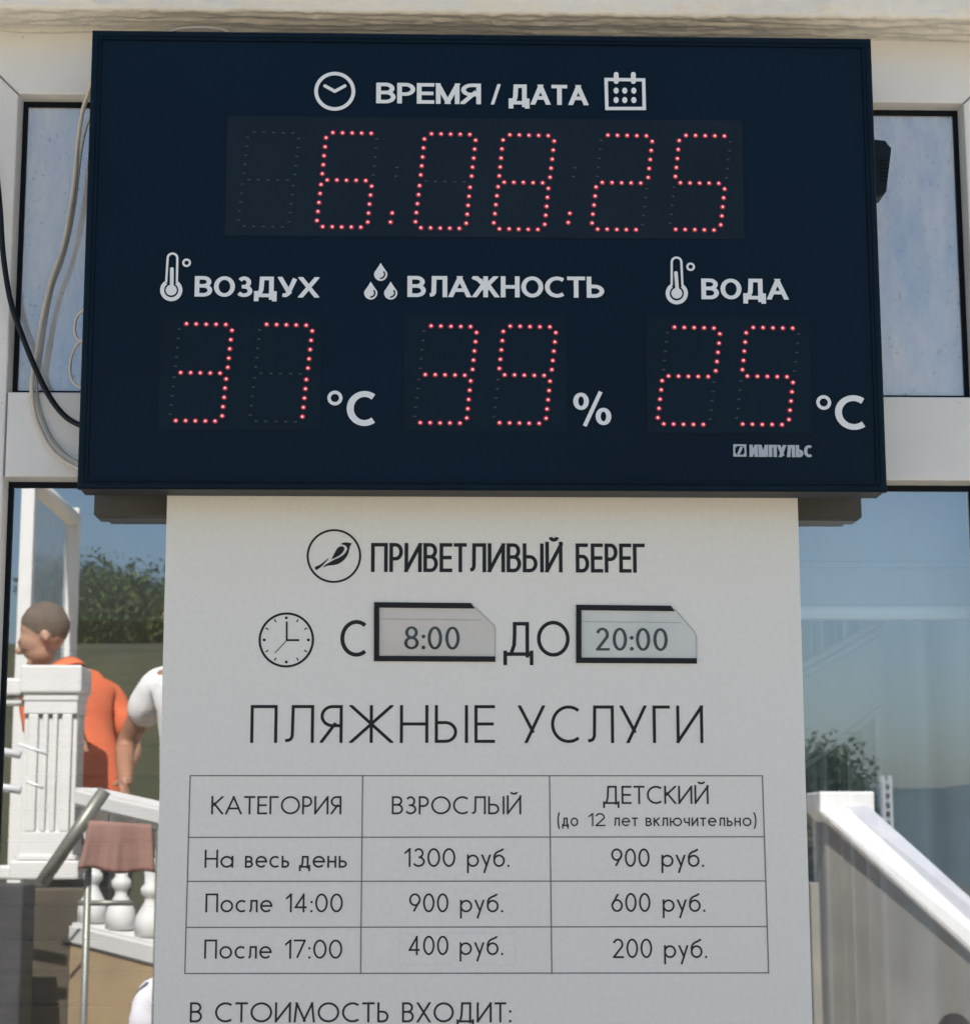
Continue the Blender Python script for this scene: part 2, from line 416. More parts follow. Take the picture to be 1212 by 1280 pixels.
# ------------------------------------------------------------------ the beach kiosk: walls, rough lintel, white window
M_PLASTER = mat("rough_plaster", (.74, .70, .605), .9, var=.10, vscale=6, bump=.7, bscale=60, bdist=.005)
M_WALL = mat("wall_paint", (.60, .56, .48), .9, var=.1, vscale=5, bump=.4, bscale=120)
M_PVC = speckle(mat("white_window_profile", (.71, .695, .65), .42, var=.07, vscale=9, bump=.08, bscale=420), 120, .715, (.30, .27, .22), .5)
M_GASKET = mat("black_gasket", (.004, .006, .009), .6, spec=.12)
M_SEAM = mat("dark_seam", (.22, .21, .19), .8)
M_ROOM = mat("room_paint", (.36, .42, .48), .9, var=.08, vscale=3)
M_WOOD = mat("brown_planks", (.20, .15, .075), .55, var=.35, vscale=5, stretch=(1, 1, 9), bump=.25, bscale=50)
M_PANE = glass("window_glass", .29, (.86, .90, .88), .055)
M_PANE_UP = glass("dusty_window_glass", .32, (.80, .86, .88), .60, dustcol=(.66, .68, .685), spots=.38)

zS = PX(300, 43, 0).z                                  # underside of the lintel where it meets the window
zO = (PX(23, 118, 0).z+PX(1206, 128, 0).z)/2           # top of the upper opening
zT1 = (PX(8, 489.5, 0).z+PX(1150, 496, 0).z)/2         # transom
zT0 = (PX(4, 596, 0).z+PX(1160, 600.5, 0).z)/2
xL = (PX(23, 118, 0).x+PX(4, 597, 0).x)/2
xR = (PX(1206, 128, 0).x+PX(1222, 600, 0).x)/2
zB = 0.92
ST = .085                                              # stile width
yF = -.080                                             # face of the lintel
X0, X1, DEEP, TOPZ = -3.2, 3.4, 2.7, 4.3
kiosk = tag(empty("kiosk_building", (0.1, 1.3, 0)), "cream plastered building front with rough lintel and white framed window behind the signs", "building")
# walls round the window, back and sides; unseen rear opening added to let sun into the room
bm = bmesh.new()
xo0, xo1 = xL-ST, xR+ST
add_box(bm, X0, xo0, 0.0, .16, 0, zS); add_box(bm, xo1, X1, 0.0, .16, 0, zS)
add_box(bm, xo0, xo1, 0.0, .16, 0, zB-ST)
add_box(bm, X0, X1, 0.0, .3, zS+.5, TOPZ)
add_box(bm, X0, X1, .3, DEEP, 2.95, 3.1)
add_box(bm, X0, .55, DEEP, DEEP+.2, 0, 2.95); add_box(bm, 2.9, X1, DEEP, DEEP+.2, 0, 2.95)
add_box(bm, .55, 2.9, DEEP, DEEP+.2, 0, .8); add_box(bm, .55, 2.9, DEEP, DEEP+.2, 2.5, 2.95); add_box(bm, X0, X1, DEEP, DEEP+.2, 2.95, TOPZ)
add_box(bm, X0-.2, X0, 0, DEEP+.2, 0, TOPZ); add_box(bm, X1, X1+.2, 0, DEEP+.2, 0, TOPZ)
obj("wall", bm, M_WALL, kiosk)
bm = bmesh.new(); add_box(bm, X0-.4, X1+.4, -.25, DEEP+.4, TOPZ, TOPZ+.2, .02); obj("roof", bm, M_PLASTER, kiosk)

# lintel: hand thrown render, really uneven: one grid folded from its face round the arris to the underside
def sstep(a, b, x): t = min(max((x-a)/(b-a), 0), 1); return t*t*(3-2*t)
def lintel():
    bm = bmesh.new()
    nx, hz = 760, .5
    prof = []                                          # (y, z, outward y, outward z)
    for i in range(34):
        t = i/33; prof.append((yF, zS+.006+hz*(1-t)**2.8, -1, 0, 0))
    for a in (20, 45, 70): prof.append((yF+.006-.006*math.cos(R(a)), zS+.006-.006*math.sin(R(a)), -math.cos(R(a)), -math.sin(R(a)), 1))
    for i in range(30): prof.append((yF+.006+(-yF-.006+.02)*i/29, zS, 0, -1, 2))
    rows = []
    for (y, z, ny, nz, kind) in prof:
        row = []
        for i in range(nx+1):
            # denser where the photo looks
            u = i/nx; x = X0+(X1-X0)*(u+.13*math.sin(2*math.pi*u)*-1/ (2*math.pi)*0) 
            iso = .0026*noise.noise(Vector((x*36, y*36, z*36)))+.0016*noise.noise(Vector((x*105, y*105, z*105)))+.0008*noise.noise(Vector((x*240, y*240, z*240)))
            if kind == 0:
                wt = sstep(0, .010, z-zS-.006)
                h = .0045*noise.noise(Vector((x*34, z*14, 1.3))) + .0032*noise.noise(Vector((x*95, z*26, 5.1))) + .0016*noise.noise(Vector((x*210, z*160, 2.2)))
                h += .004*max(0, noise.noise(Vector((x*52, z*9, 8.8)))-.12)*2
            elif kind == 1: wt = 0; h = 0
            else:
                wt = sstep(0, .012, y-yF-.006)
                h = .0042*noise.noise(Vector((x*5, y*110, 3.7))) + .0036*noise.noise(Vector((x*22, y*200, 9.1))) + .0009*noise.noise(Vector((x*150, y*200, 4.4)))
            h = h*wt+iso*(1-wt)
            row.append(bm.verts.new((x, y+ny*h, z+nz*h)))
        rows.append(row)
    for a, b in zip(rows, rows[1:]):
        for i in range(nx):
            f = bm.faces.new((a[i], a[i+1], b[i+1], b[i])); f.smooth = True
    # back and ends so that it is a solid beam
    t0, t1 = rows[0][0].co, rows[0][-1].co
    return bm
o = obj("lintel", lintel(), M_PLASTER, kiosk, recalc=False)
bm = bmesh.new(); add_box(bm, X0, X1, yF+.02, .1, zS+.02, zS+.5); obj("lintel_core", bm, M_PLASTER, kiosk)

# window: mitred top rail, stiles, transom, sloped glazing beads, gaskets, two panes
bm = bmesh.new(); g1 = .0007
def mem(poly): add_prism(bm, poly, 0.0, .07, .0022)
mem([(xo0+.001, zS+.03), (xo1-.001, zS+.03), (xR-g1, zO+g1), (xL+g1, zO+g1)] if False else [(xo0+.002, zO+ST), (xo0+.002, zS+.03), (xo1-.002, zS+.03), (xo1-.002, zO+ST), (xR+g1*.2, zO), (xL-g1*.2, zO)])
mem([(xo0, zB-ST), (xL, zB), (xL, zO-g1*1.4), (xo0, zO+ST-g1*1.4)])
mem([(xo1, zB-ST), (xo1, zO+ST-g1*1.4), (xR, zO-g1*1.4), (xR, zB)])
mem([(xo0+.001, zB-ST-.001), (xo1-.001, zB-ST-.001), (xR-.001, zB-.001), (xL+.001, zB-.001)])
mem([(xL+.0012, zT0), (xR-.0012, zT0), (xR-.0012, zT1), (xL+.0012, zT1)])
def beads(x0, x1, z0, z1):
    d = .0035
    o_ = [(x0, z0), (x1, z0), (x1, z1), (x0, z1)]; i_ = [(x0+d, z0+d), (x1-d, z0+d), (x1-d, z1-d), (x0+d, z1-d)]
    for k in range(4):
        j = (k+1) % 4
        a = [bm.verts.new((o_[k][0], .003, o_[k][1])), bm.verts.new((o_[j][0], .003, o_[j][1])), bm.verts.new((i_[j][0], .0205, i_[j][1])), bm.verts.new((i_[k][0], .0205, i_[k][1]))]
        bm.faces.new(a)
beads(xL, xR, zT1, zO); beads(xL, xR, zB, zT0)
fr = obj("window_frame", bm, M_PVC, kiosk)
for (xa, za, xb, zb) in ((xL, zO, xo0, zO+ST), (xR, zO, xo1, zO+ST)):
    bm = bmesh.new(); add_prism(bm, [(xa-.0006, za+.0002), (xa+.0006, za+.0002), (xb+.0006, zb-.004), (xb-.0006, zb-.004)], -.0004, .01); obj("joint_seam", bm, M_SEAM, fr)
for xx in (xL, xR-.0014): bm = bmesh.new(); add_box(bm, xx, xx+.0014, -.0003, .01, zT0+.002, zT1-.002); obj("joint_seam", bm, M_SEAM, fr)
def gasket(x0, x1, z0, z1):
    bm = bmesh.new(); d0, d1 = .0032, .0118
    for (a0, a1, b0, b1) in ((x0+d0, x1-d0, z1-d1+.001, z1-d0), (x0+d0, x1-d0, z0+d0, z0+d1*.55), (x0+d0, x0+d1*.85, z0+d1*.55, z1-d1+.001), (x1-d1*.85, x1-d0, z0+d1*.55, z1-d1+.001)):
        add_box(bm, a0, a1, .0195, .0236, b0, b1, .0008)
    return obj("gasket", bm, M_GASKET, fr)
gasket(xL, xR, zT1, zO); gasket(xL, xR, zB, zT0)
def pane(x0, x1, z0, z1, m):
    bm = bmesh.new(); bm.faces.new([bm.verts.new(p) for p in ((x0, GY, z0), (x1, GY, z0), (x1, GY, z1), (x0, GY, z1))])
    return obj("pane", bm, m, fr, recalc=False)
pane(xL, xR, zT1, zO, M_PANE_UP)["label"] = "dusty upper window pane with grey specks"
pane(xL, xR, zB, zT0, M_PANE)
# room behind the glass: painted walls, brown plank wainscot
bm = bmesh.new()
add_box(bm, X0+.002, .5, DEEP-.02, DEEP-.002, 0.0, 2.94)
add_box(bm, X0+.002, X1-.002, .17, DEEP-.03, .004, .03)
obj("room_wall", bm, M_ROOM, kiosk)
bm = bmesh.new(); zz = PX(100, 776, DEEP-.06).z; pitch = PX(100, 776, DEEP-.06).z-PX(100, 815, DEEP-.06).z
while zz > .3:
    add_box(bm, X0+.05, .48, DEEP-.06, DEEP-.022, zz-pitch+.007, zz, .004); zz -= pitch
obj("wainscot", bm, M_WOOD, kiosk)
settle(kiosk)

# roller blind and curtain inside, behind the right hand end of the lower pane
M_BLIND = mat("blind_cloth", (.62, .68, .74), .9, var=.06, vscale=30, bump=.2, bscale=300)
M_CURT = mat("curtain_cloth", (.34, .41, .49), .9, var=.12, vscale=16, stretch=(1, 1, .2), bump=.2, bscale=300)
zbl = PX(1100, 768, .10).z; xb0 = PX(1000, 700, .10).x-.32
bl = tag(empty("roller_blind", (xR-.2, .10, zbl)), "pale roller blind drawn halfway down inside the lower window, right of the board", "blind")
bm = bmesh.new()
bm.faces.new([bm.verts.new(q) for q in ((xb0, .103, zbl+.012), (xR+.3, .103, zbl+.012), (xR+.3, .103, zT0+.08), (xb0, .103, zT0+.08))])
add_box(bm, xb0, xR+.3, .097, .1, PX(1100, 706, .1).z-.004, PX(1100, 706, .1).z+.004, .001)
obj("blind_cloth", bm, M_BLIND, bl)
bm = bmesh.new(); add_box(bm, xb0-.005, xR+.305, .092, .112, zbl-.008, zbl+.012, .006); obj("bottom_bar", bm, mat("blind_bar", (.75, .77, .78), .4), bl)
settle(bl)
def curtain():
    bm = bmesh.new(); n = 260; cx0 = PX(1000, 900, .3).x-.25; cx1 = xR+.5; rows = []
    for z in (.5, .9, 1.3, 1.7, 2.1, 2.45, 2.8):
        row = []
        for i in range(n+1):
            u = i/n; x = cx0+(cx1-cx0)*u
            ph = 2*math.pi*(u*12+.6*math.sin(u*19)+.05*z*math.sin(u*40))
            row.append(bm.verts.new((x+.008*math.sin(ph*1.0), .30+.055*math.sin(ph)+.012*math.sin(ph*2.3+z), z)))
        rows.append(row)
    for a, b in zip(rows, rows[1:]):
        for i in range(n):
            f = bm.faces.new((a[i], a[i+1], b[i+1], b[i])); f.smooth = True
    return bm
cu = obj("curtain", curtain(), M_CURT); tag(cu, "grey curtain hanging in upright folds behind the right end of the lower window", "curtain")
bm = bmesh.new()
def hem(pa, pb, r): tube(bm, [PX(*p, .215) for p in (pa, ((pa[0]+pb[0])/2, (pa[1]+pb[1])/2+2), pb)], r, 8)
q = [PX(*p, .22) for p in ((985, 842), (1100, 777), (1100, 886), (985, 972))]  # made-up sheet in the room for slanting lines of a mirrored roof edge
f = bm.faces.new([bm.verts.new(p) for p in q])
hem((985, 841), (1101, 776), .006); hem((985, 853), (1101, 788), .006); hem((985, 972), (1101, 886), .005)
tag(obj("roof_edge_sheet", bm, M_BLIND), "pale slanting sheet added before the curtain for a mirrored roof edge, lower right window", "curtain")
for m_ in (M_CURT, M_BLIND):                # thin cloth: daylight from the room shines through
    t = m_.node_tree; b = t.nodes["Principled BSDF"]; out = [n for n in t.nodes if n.type == 'OUTPUT_MATERIAL'][0]
    tl = t.nodes.new("ShaderNodeBsdfTranslucent"); tl.inputs[0].default_value = (.26, .35, .46, 1)
    mx = t.nodes.new("ShaderNodeMixShader"); mx.inputs[0].default_value = .4
    t.links.new(b.outputs[0], mx.inputs[1]); t.links.new(tl.outputs[0], mx.inputs[2]); t.links.new(mx.outputs[0], out.inputs[0])
# ------------------------------------------------------------------ the LED display
YD, YDB = -.118, -.062                                 # front and back of its case
M_CASE = mat("case_black_blue", (.0035, .0085, .015), .42, var=.2, vscale=30, bump=.05, bscale=300, spec=.17, tint=(.5, .8, 1.0))
M_FACE = speckle(mat("display_face_film", (.0026, .0076, .0155), .48, var=.30, vscale=2.2, bump=.06, bscale=500, spec=.20, tint=(.45, .75, 1.0)), 60, .79, (.05, .06, .07), .6)
M_LEDWIN = mat("smoked_led_window", (.0055, .0105, .0155), .42, var=.3, vscale=7, spec=.26, tint=(.6, .85, 1.0))
M_INKW = mat("white_print", (.66, .69, .69), .6)
M_INKG = mat("grey_print", (.36, .41, .45), .6)
M_CORE = emis("lit_led_core", (1.0, .34, .38), .42)
M_RIM = emis("lit_led_lens", (1.0, .012, .06), .036)
M_OFF = mat("unlit_led", (.026, .034, .042), .5)
disp = tag(empty("led_display", (0, YDB, PX(600, 616, YD).z)), "wide black-blue electronic board with red LED date, temperatures and humidity under the lintel", "display board")
pT = ((PX(114, 36.5, YD)+PX(1087, 48, YD))/2).z
pB = ((PX(97.5, 610, YD)+PX(1110, 615.5, YD))/2).z
dL = (PX(114, 36.5, YD).x+PX(97.5, 613, YD).x)/2; dR = (PX(1087, 48, YD).x+PX(1110, 617, YD).x)/2
KD = (dR-dL)/993.0                                     # metres per photo pixel on the face
# case: body box, then a raised bevelled frame bar on each side, mitred
bm = bmesh.new(); add_box(bm, dL+.001, dR-.001, YD+.004, YDB, pB+.001, pT-.001, .0015); obj("case", bm, M_CASE, disp)
bm = bmesh.new()
def framebar(o0, o1, i0, i1):
    # profile across the bar: outer edge, rounded shoulder, flat, inner lip, groove
    prof = [(0, .010), (0, .0018), (.12, 0), (.52, 0), (.60, .0012), (.68, .0012), (.76, .0002), (.93, .0002), (1, .0032)]
    ra = [bm.verts.new((o0[0]+(i0[0]-o0[0])*t, YD+y, o0[1]+(i0[1]-o0[1])*t)) for t, y in prof]
    rb = [bm.verts.new((o1[0]+(i1[0]-o1[0])*t, YD+y, o1[1]+(i1[1]-o1[1])*t)) for t, y in prof]
    for k in range(len(prof)-1): bm.faces.new((ra[k], rb[k], rb[k+1], ra[k+1]))
fw = 13*KD
oc = [(dL, pB), (dR, pB), (dR, pT), (dL, pT)]; ic = [(dL+fw, pB+fw), (dR-fw, pB+fw), (dR-fw, pT-fw), (dL+fw, pT-fw)]
for k in range(4): framebar(oc[k], oc[(k+1) % 4], ic[k], ic[(k+1) % 4])
obj("frame", bm, M_CASE, disp)
# face film, slightly wrinkled along its edges
bm = bmesh.new(); nx, nz = 150, 90; rows = []
for j in range(nz+1):
    row = []
    for i in range(nx+1):
        x = ic[0][0]-.001+(ic[1][0]-ic[0][0]+.002)*i/nx; z = ic[0][1]-.001+(ic[2][1]-ic[0][1]+.002)*j/nz
        dx = min(x-ic[0][0], ic[1][0]-x); dz = min(z-ic[0][1], ic[2][1]-z)
        e = math.exp(-max(min(dx, dz), 0)/.012)
        y = YD+.003 - .0009*e*(.5+noise.noise(Vector((x*9+z*60, z*9-x*60, 0))))*(1 if z < ic[0][1]+.25 or dx < .03 else .25)
        row.append(bm.verts.new((x, y, z)))
    rows.append(row)
for a, b in zip(rows, rows[1:]):
    for i in range(nx):
        f = bm.faces.new((a[i], a[i+1], b[i+1], b[i])); f.smooth = True
obj("face", bm, M_FACE, disp, recalc=False)
YI = YD+.0016                                          # printing on the film
def rect_px(ink, x0, y0, x1, y1, mi=0):
    a, b = PX(x0, y1, ink.Y), PX(x1, y0, ink.Y); ink.poly([(a.x, a.z), (b.x, a.z), (b.x, b.z), (a.x, b.z)], mi); ink.k += 1

# ---- LED windows with their digits
SEG = {'0': 'abcdef', '2': 'abged', '3': 'abgcd', '5': 'afgcd', '6': 'afgedc', '7': 'abc', '8': 'abcdefg', '9': 'abcdfg', ' ': ''}
def led_points(tx, ty, k):
    """35 LED centres of one slanted digit, in pixels, from its first top LED"""
    s = -13.0*k; h = 117.6*k; p = 12.0*k; o = {}
    def pt(dx, dy): return (tx+dx*k+s*dy/h*1.0, ty+dy)
    o['a'] = [(tx+p*i, ty+.25*i) for i in range(5)]
    o['g'] = [(tx+s*.5-.5*k+p*i, ty+h*.504+.2*i) for i in range(5)]
    o['d'] = [(tx+s+p*i, ty+h+.2*i) for i in range(5)]
    def col(x0, y0, x1, y1): return [(tx+(x0+(x1-x0)*i/4)*k, ty+(y0+(y1-y0)*i/4)*k) for i in range(5)]
    o['f'] = col(-8.6, 6.5, -13.2, 51.5); o['e'] = col(-14.8, 65, -20, 110)
    o['b'] = col(55.3, 8, 50.3, 53); o['c'] = col(48.2, 67, 43.4, 112)
    return o
def digit(ch, tx, ty, k, parent, label=None):
    bm = bmesh.new(); Y = YI-.0006
    pts = led_points(tx, ty, k)
    for sname, ps in pts.items():
        on = sname in SEG[ch]
        for (px, py) in ps: led(bm, px, py, on, k)
    o = obj("digit", bm, [M_RIM, M_CORE, M_OFF], parent)
    return o
def led(bm, px, py, on, k=1.0):
    c = PX(px, py, YI); Y = YI-.0004
    def dome(rx, rz, y0, hgt, mi, n=12, rings=3):
        prev = None
        for q in range(rings):
            a = q/(rings)*math.pi/2
            rr = [bm.verts.new((c.x+rx*math.cos(a)*math.cos(2*math.pi*i/n), y0-hgt*math.sin(a), c.z+rz*math.cos(a)*math.sin(2*math.pi*i/n))) for i in range(n)]
            if prev:
                for i in range(n):
                    f = bm.faces.new((prev[i], prev[(i+1) % n], rr[(i+1) % n], rr[i])); f.material_index = mi; f.smooth = True
            prev = rr
        f = bm.faces.new(prev); f.material_index = mi; f.smooth = True
    if on:
        dome(3.4*KD, 3.3*KD, Y, .0007, 0); j = random.uniform(-.25, .25)
        c = c+Vector((j*KD, 0, random.uniform(-.2, .2)*KD)); dome(1.55*KD, 1.5*KD, Y-.0004, .0012, 1)
    else: dome(2.3*KD, 1.2*KD, Y, .0006, 2, 8, 2)
M_LEDWIN2 = mat('dark_smoked_led_window', (.0032, .0085, .0150), .45, var=.3, vscale=7, spec=.22, tint=(.5, .8, 1.0))
def led_window(x0, y0, x1, y1, label, m=None):
    ink = Ink(YI+.0004); rect_px(ink, x0, y0, x1, y1)
    o = ink.done("led_window", m or M_LEDWIN, disp); o["label"] = label; return o
wn = led_window(281, 150.5, 927, 294, "long smoked window showing the date 6.08.25")
for ch, tx, ty in ((' ', 318, 165), ('6', 416, 165.5), ('0', 539, 167), ('8', 637, 168.3), ('2', 759.5, 168.7), ('5', 857, 169)): digit(ch, tx, ty, 1.0, wn)
for dx, dy in ((490, 266), (712, 266.5)):
    bm = bmesh.new(); led(bm, dx, dy, True); led(bm, dx-2, dy+11.5, True); led(bm, dx+6, dy-57, False); led(bm, dx+4.5, dy-46, False)
    obj("decimal_point", bm, [M_RIM, M_CORE, M_OFF], wn)
for (x0, y0, x1, y1, dd, lb) in ((197, 392, 402, 537, (('3', 233, 404.7), ('7', 333.3, 405.5)), "left smoked window showing air 37"), (504, 393, 707, 539, (('3', 538.6, 407.3), ('9', 637.6, 407.6)), "middle smoked window showing humidity 39"), (808.5, 394.5, 1011, 541, (('2', 842.5, 409), ('5', 941, 409.2)), "right smoked window showing water 25")):
    wn = led_window(x0, y0, x1, y1, lb, M_LEDWIN2)
    for ch, tx, ty in dd: digit(ch, tx, ty, 1.028, wn)

# ---- printed captions and pictograms
def caption(s, x0, b0, x1, b1, top, name="caption", wv=5.9, wh=4.6, mi=M_INKW, track=.075, step=2e-5, table=None):
    ink = Ink(YI, step); put_text(ink, s, x0, b0, x1, b1, top, wv, wh, table=table or GB, widths=BOLD, track=track); return ink.done(name, mi, disp)
caption('ВРЕМЯ', 470, 128.7, 601, 130, 103.6); caption('/', 614, 130.3, 625, 130.5, 104.8, wv=4); caption('ДАТА', 635.5, 130.2, 734.5, 131.2, 105.6)
caption('ВОЗДУХ', 243, 370.5, 398, 372, 345.6); caption('ВЛАЖНОСТЬ', 509, 371, 755, 372, 345.2); caption('ВОДА', 876.5, 373.8, 984.7, 374.3, 348.2)
caption('ИМПУЛЬС', 936.6, 571, 1015.8, 571.6, 556.2, "maker_lettering", 4.3, 3.2, M_INKG, .05, table=GM)
def P2(px, py, Y): p = PX(px, py, Y); return (p.x, p.z)
def unit_c(cx, cy, cx0, cx1, y0, y1):
    ink = Ink(YI); ink.ring(P2(cx, cy, YI), 7.2*KD, 4.2*KD)
    a, b = P2(cx0, y1, YI), P2(cx1, y0, YI)
    ink.letter('С', a[0], a[1], b[0]-a[0], b[1]-a[1], 8.6*KD, 7.4*KD, GB); ink.done("unit_symbol", M_INKW, disp)
unit_c(418.5, 497.4, 433, 471, 488.8, 532.3); unit_c(1029.2, 503, 1044, 1082, 494, 537.2)
ink = Ink(YI); c1, c2 = P2(726, 501.5, YI), P2(754, 520.5, YI)
for c in (c1, c2): ink.stroke([(c[0]+6.6*KD*math.cos(2*math.pi*i/24), c[1]+8.6*KD*math.sin(2*math.pi*i/24)) for i in range(24)], 6.2*KD, 4.6*KD, closed=True)
ink.stroke([P2(730.5, 532.5, YI), P2(750.5, 489.5, YI)], 5*KD); ink.done("unit_symbol", M_INKW, disp)
ink = Ink(YI); c = P2(418.3, 113.7, YI); ink.ring(c, 23.6*KD, 4.7*KD)
ink.stroke([P2(406, 107, YI), P2(418.3, 113.8, YI), P2(431, 107, YI)], 4.0*KD, 4.2*KD)
for q in ((406, 107), (431, 107)): ink.disc(P2(*q, YI), 2.1*KD)
ink.done("clock_icon", M_INKW, disp)
ink = Ink(YI); ink.stroke([P2(757.3, 99, YI), P2(804.2, 99.5, YI), P2(805, 135.3, YI), P2(758.2, 135.3, YI)], 4.6*KD, 4.2*KD, closed=True)
for x in (769.9, 791.3):
    ink.stroke([P2(x, 92.5, YI), P2(x, 101.5, YI)], 6.2*KD); ink.disc(P2(x, 92.5, YI), 3.1*KD); ink.disc(P2(x, 101.5, YI), 3.3*KD)
for x in (769.8, 780.6, 791.9):
    for y in (113, 124.8): ink.disc(P2(x, y, YI), 3.3*KD, 4.1*KD)
ink.done("calendar_icon", M_INKW, disp)
def thermometer(bx, by, tx, ty):
    ink = Ink(YI); 
    top = [(tx+6.0*math.cos(R(a)), ty+7.3+5.6*-math.sin(R(a))) for a in range(180, -1, -20)]
    ink.stroke([P2(bx-6.4, by-9.5, YI)]+[P2(*q, YI) for q in top]+[P2(bx+7, by-9.5, YI)], 2.8*KD)
    ink.stroke([P2(bx+11.4*math.cos(R(a)), by-11.4*math.sin(R(a)), YI) for a in range(126, 415, 12)], 5.0*KD)
    ink.stroke([P2(tx-.8, ty+21, YI), P2(bx+.6, by-4, YI)], 4.6*KD); ink.disc(P2(tx-.8, ty+21, YI), 2.3*KD)
    ink.disc(P2(bx, by, YI), 6.9*KD); ink.ring(P2(tx+17.6, ty+13.3, YI), 4.1*KD, 2.7*KD)
    ink.done("thermometer_icon", M_INKW, disp)
thermometer(214, 362.5, 215.6, 315); thermometer(845.6, 366.5, 845.3, 320)
ink = Ink(YI)
M_FACE2 = M_FACE
for tx, ty in ((475.7, 328.4), (463.3, 351.8), (488.2, 351.8)):
    pts = [(0, 0), (-2.4, 3.9), (-5.5, 8.5), (-7.6, 11.3)]+[(-8.3*math.cos(R(a)), 14.2+8.3*math.sin(R(a))) for a in range(-8, 189, 14)]+[(7.6, 11.3), (5.5, 8.5), (2.4, 3.9)]
    ink.poly([P2(tx+x, ty+y, YI) for x, y in pts]); ink.k += 1
    cr = [(tx+5.0*math.cos(R(a)), ty+14.3+5.0*math.sin(R(a))) for a in range(-45, 100, 12)]
    k0 = ink.k; ink.k = 8; ink.stroke([P2(*q, YI) for q in cr], 2.0*KD, mi=1); ink.k = k0
ink.done("water_drops_icon", [M_INKW, M_FACE2], disp)
ink = Ink(YI); ink.stroke([P2(917.3, 556.4, YI), P2(931.2, 556.5, YI), P2(931.6, 569.6, YI), P2(917.5, 569.5, YI)], 2.4*KD, closed=True)
for q in ((918.5, 557.6), (930.2, 557.8), (930.5, 568.6), (918.6, 568.4)): ink.disc(P2(*q, YI), 1.9*KD)
ink.stroke([P2(926.6, 558.5, YI), P2(922.4, 568, YI)], 3.4*KD); ink.done("maker_emblem", M_INKG, disp)
# ---- mounting bar behind, and the plug box on the right flank
M_BAR = mat("bracket_paint", (.062, .058, .048), .6, var=.25, vscale=14, bump=.1)
bm = bmesh.new(); a, b = PX(117, 643.5, -.005), PX(1077, 647, -.005)
add_box(bm, a.x, b.x, -.005, GY-.0015, (a.z+b.z)/2, zT0-.0005, .001); obj("mounting_bar", bm, M_BAR, disp)
bm = bmesh.new(); Yp = -.075
pl = [(1086, 179), (1103, 181), (1103.2, 185.5), (1110, 189.5), (1109.5, 194), (1104, 244), (1101.5, 247.5), (1090, 253)]
q = [P2(px, py, Yp) for px, py in pl]; add_prism(bm, [(x, z) for x, z in q][::-1], Yp-.018, Yp+.018, .0015)
o = obj("plug_box", bm, mat("plug_plastic", (.006, .011, .016), .5, spec=.15), disp)
bm = bmesh.new()
for k in range(6):
    a, b = P2(1095+.2*k, 206+5*k, Yp), P2(1105, 204+5.2*k, Yp); add_box(bm, a[0], b[0], Yp-.0192, Yp-.017, a[1]-.001, a[1]+.0012, .0004)
obj("grip_rib", bm, M_GASKET, o)
settle(disp)

# ------------------------------------------------------------------ cables
M_CABW = mat("cream_cable", (.55, .50, .42), .5, var=.12, vscale=30)
M_CABG = mat("grey_cable", (.30, .32, .30), .5)
M_CABB = mat("black_cable", (.006, .010, .013), .5, spec=.2)
def cable(name, pts, rpx, m, label, group=None):
    bm = bmesh.new(); P = [PX(x, y, Y) for x, y, Y in pts]; c = P[0].copy()
    tube(bm, [p-c for p in P], rpx/940.0, 12, 0)
    o = obj(name, bm, m, recalc=True); o.location = c; return tag(o, label, "cable", group)
cable("power_cable", [(121, 88, -.06), (112, 112, -.045), (103, 140, -.03), (97, 180, -.022), (93, 225, -.018), (87, 265, -.016), (78, 310, -.014), (64, 350, -.012), (52, 400, -.012), (46, 440, -.010), (40.5, 472, -.008), (40, 494, -.007), (44, 520, -.007), (52, 540, -.008), (63, 560, -.01), (78, 574, -.014), (94, 584, -.022), (112, 590, -.045), (124, 592, -.06)], 2.9, M_CABW, "cream cable sagging from behind the display past the dusty pane to the transom", "cables left of the display")
cable("sensor_cable", [(122, 132, -.06), (110, 152, -.04), (103, 178, -.024), (98, 215, -.016), (94, 250, -.012), (87, 290, -.008), (78, 325, -.006), (67, 355, -.006), (58, 395, -.005), (51.5, 440, -.004), (46.5, 475, -.004), (47, 500, -.004), (55, 528, -.005), (68, 553, -.007), (88, 573, -.018), (112, 582, -.045)], 2.1, M_CABG, "thin grey cable hanging close behind the cream one on the left pane", "cables left of the display")
cable("supply_cable", [(-22, 100, -.02), (-14, 165, -.02), (-5, 212, -.02), (0, 260, -.022), (4, 318, -.022), (13, 375, -.022), (28, 420, -.022), (45, 462, -.022), (62, 496, -.024), (80, 519, -.028), (97, 530, -.036), (112, 534, -.05), (124, 535, -.06)], 3.6, M_CABB, "thick black cable curving in from the left into the display's flank", "cables left of the display")
cable("wire_loop", [(122, 384, -.06), (108, 386, -.045), (98, 393, -.035), (94, 404, -.03), (94, 416, -.028), (99, 425, -.03), (107, 425, -.035), (97, 430, -.03), (90, 444, -.026), (87.5, 460, -.024), (90, 474, -.024), (97, 482, -.03), (108, 484, -.045), (120, 484, -.06)], 1.8, M_CABW, "small loop of thin cream wire poking out beside the display", "cables left of the display")
cable("slack_cable", [(196, 50, -.05), (206, 42, -.052), (220, 36.5, -.055), (240, 34.0, -.056), (262, 34.6, -.055), (280, 37.5, -.053), (294, 46, -.05)], 1.9, M_CABW, "pale cable arching over the top edge of the display", "cables left of the display")["group"] = "cables left of the display"
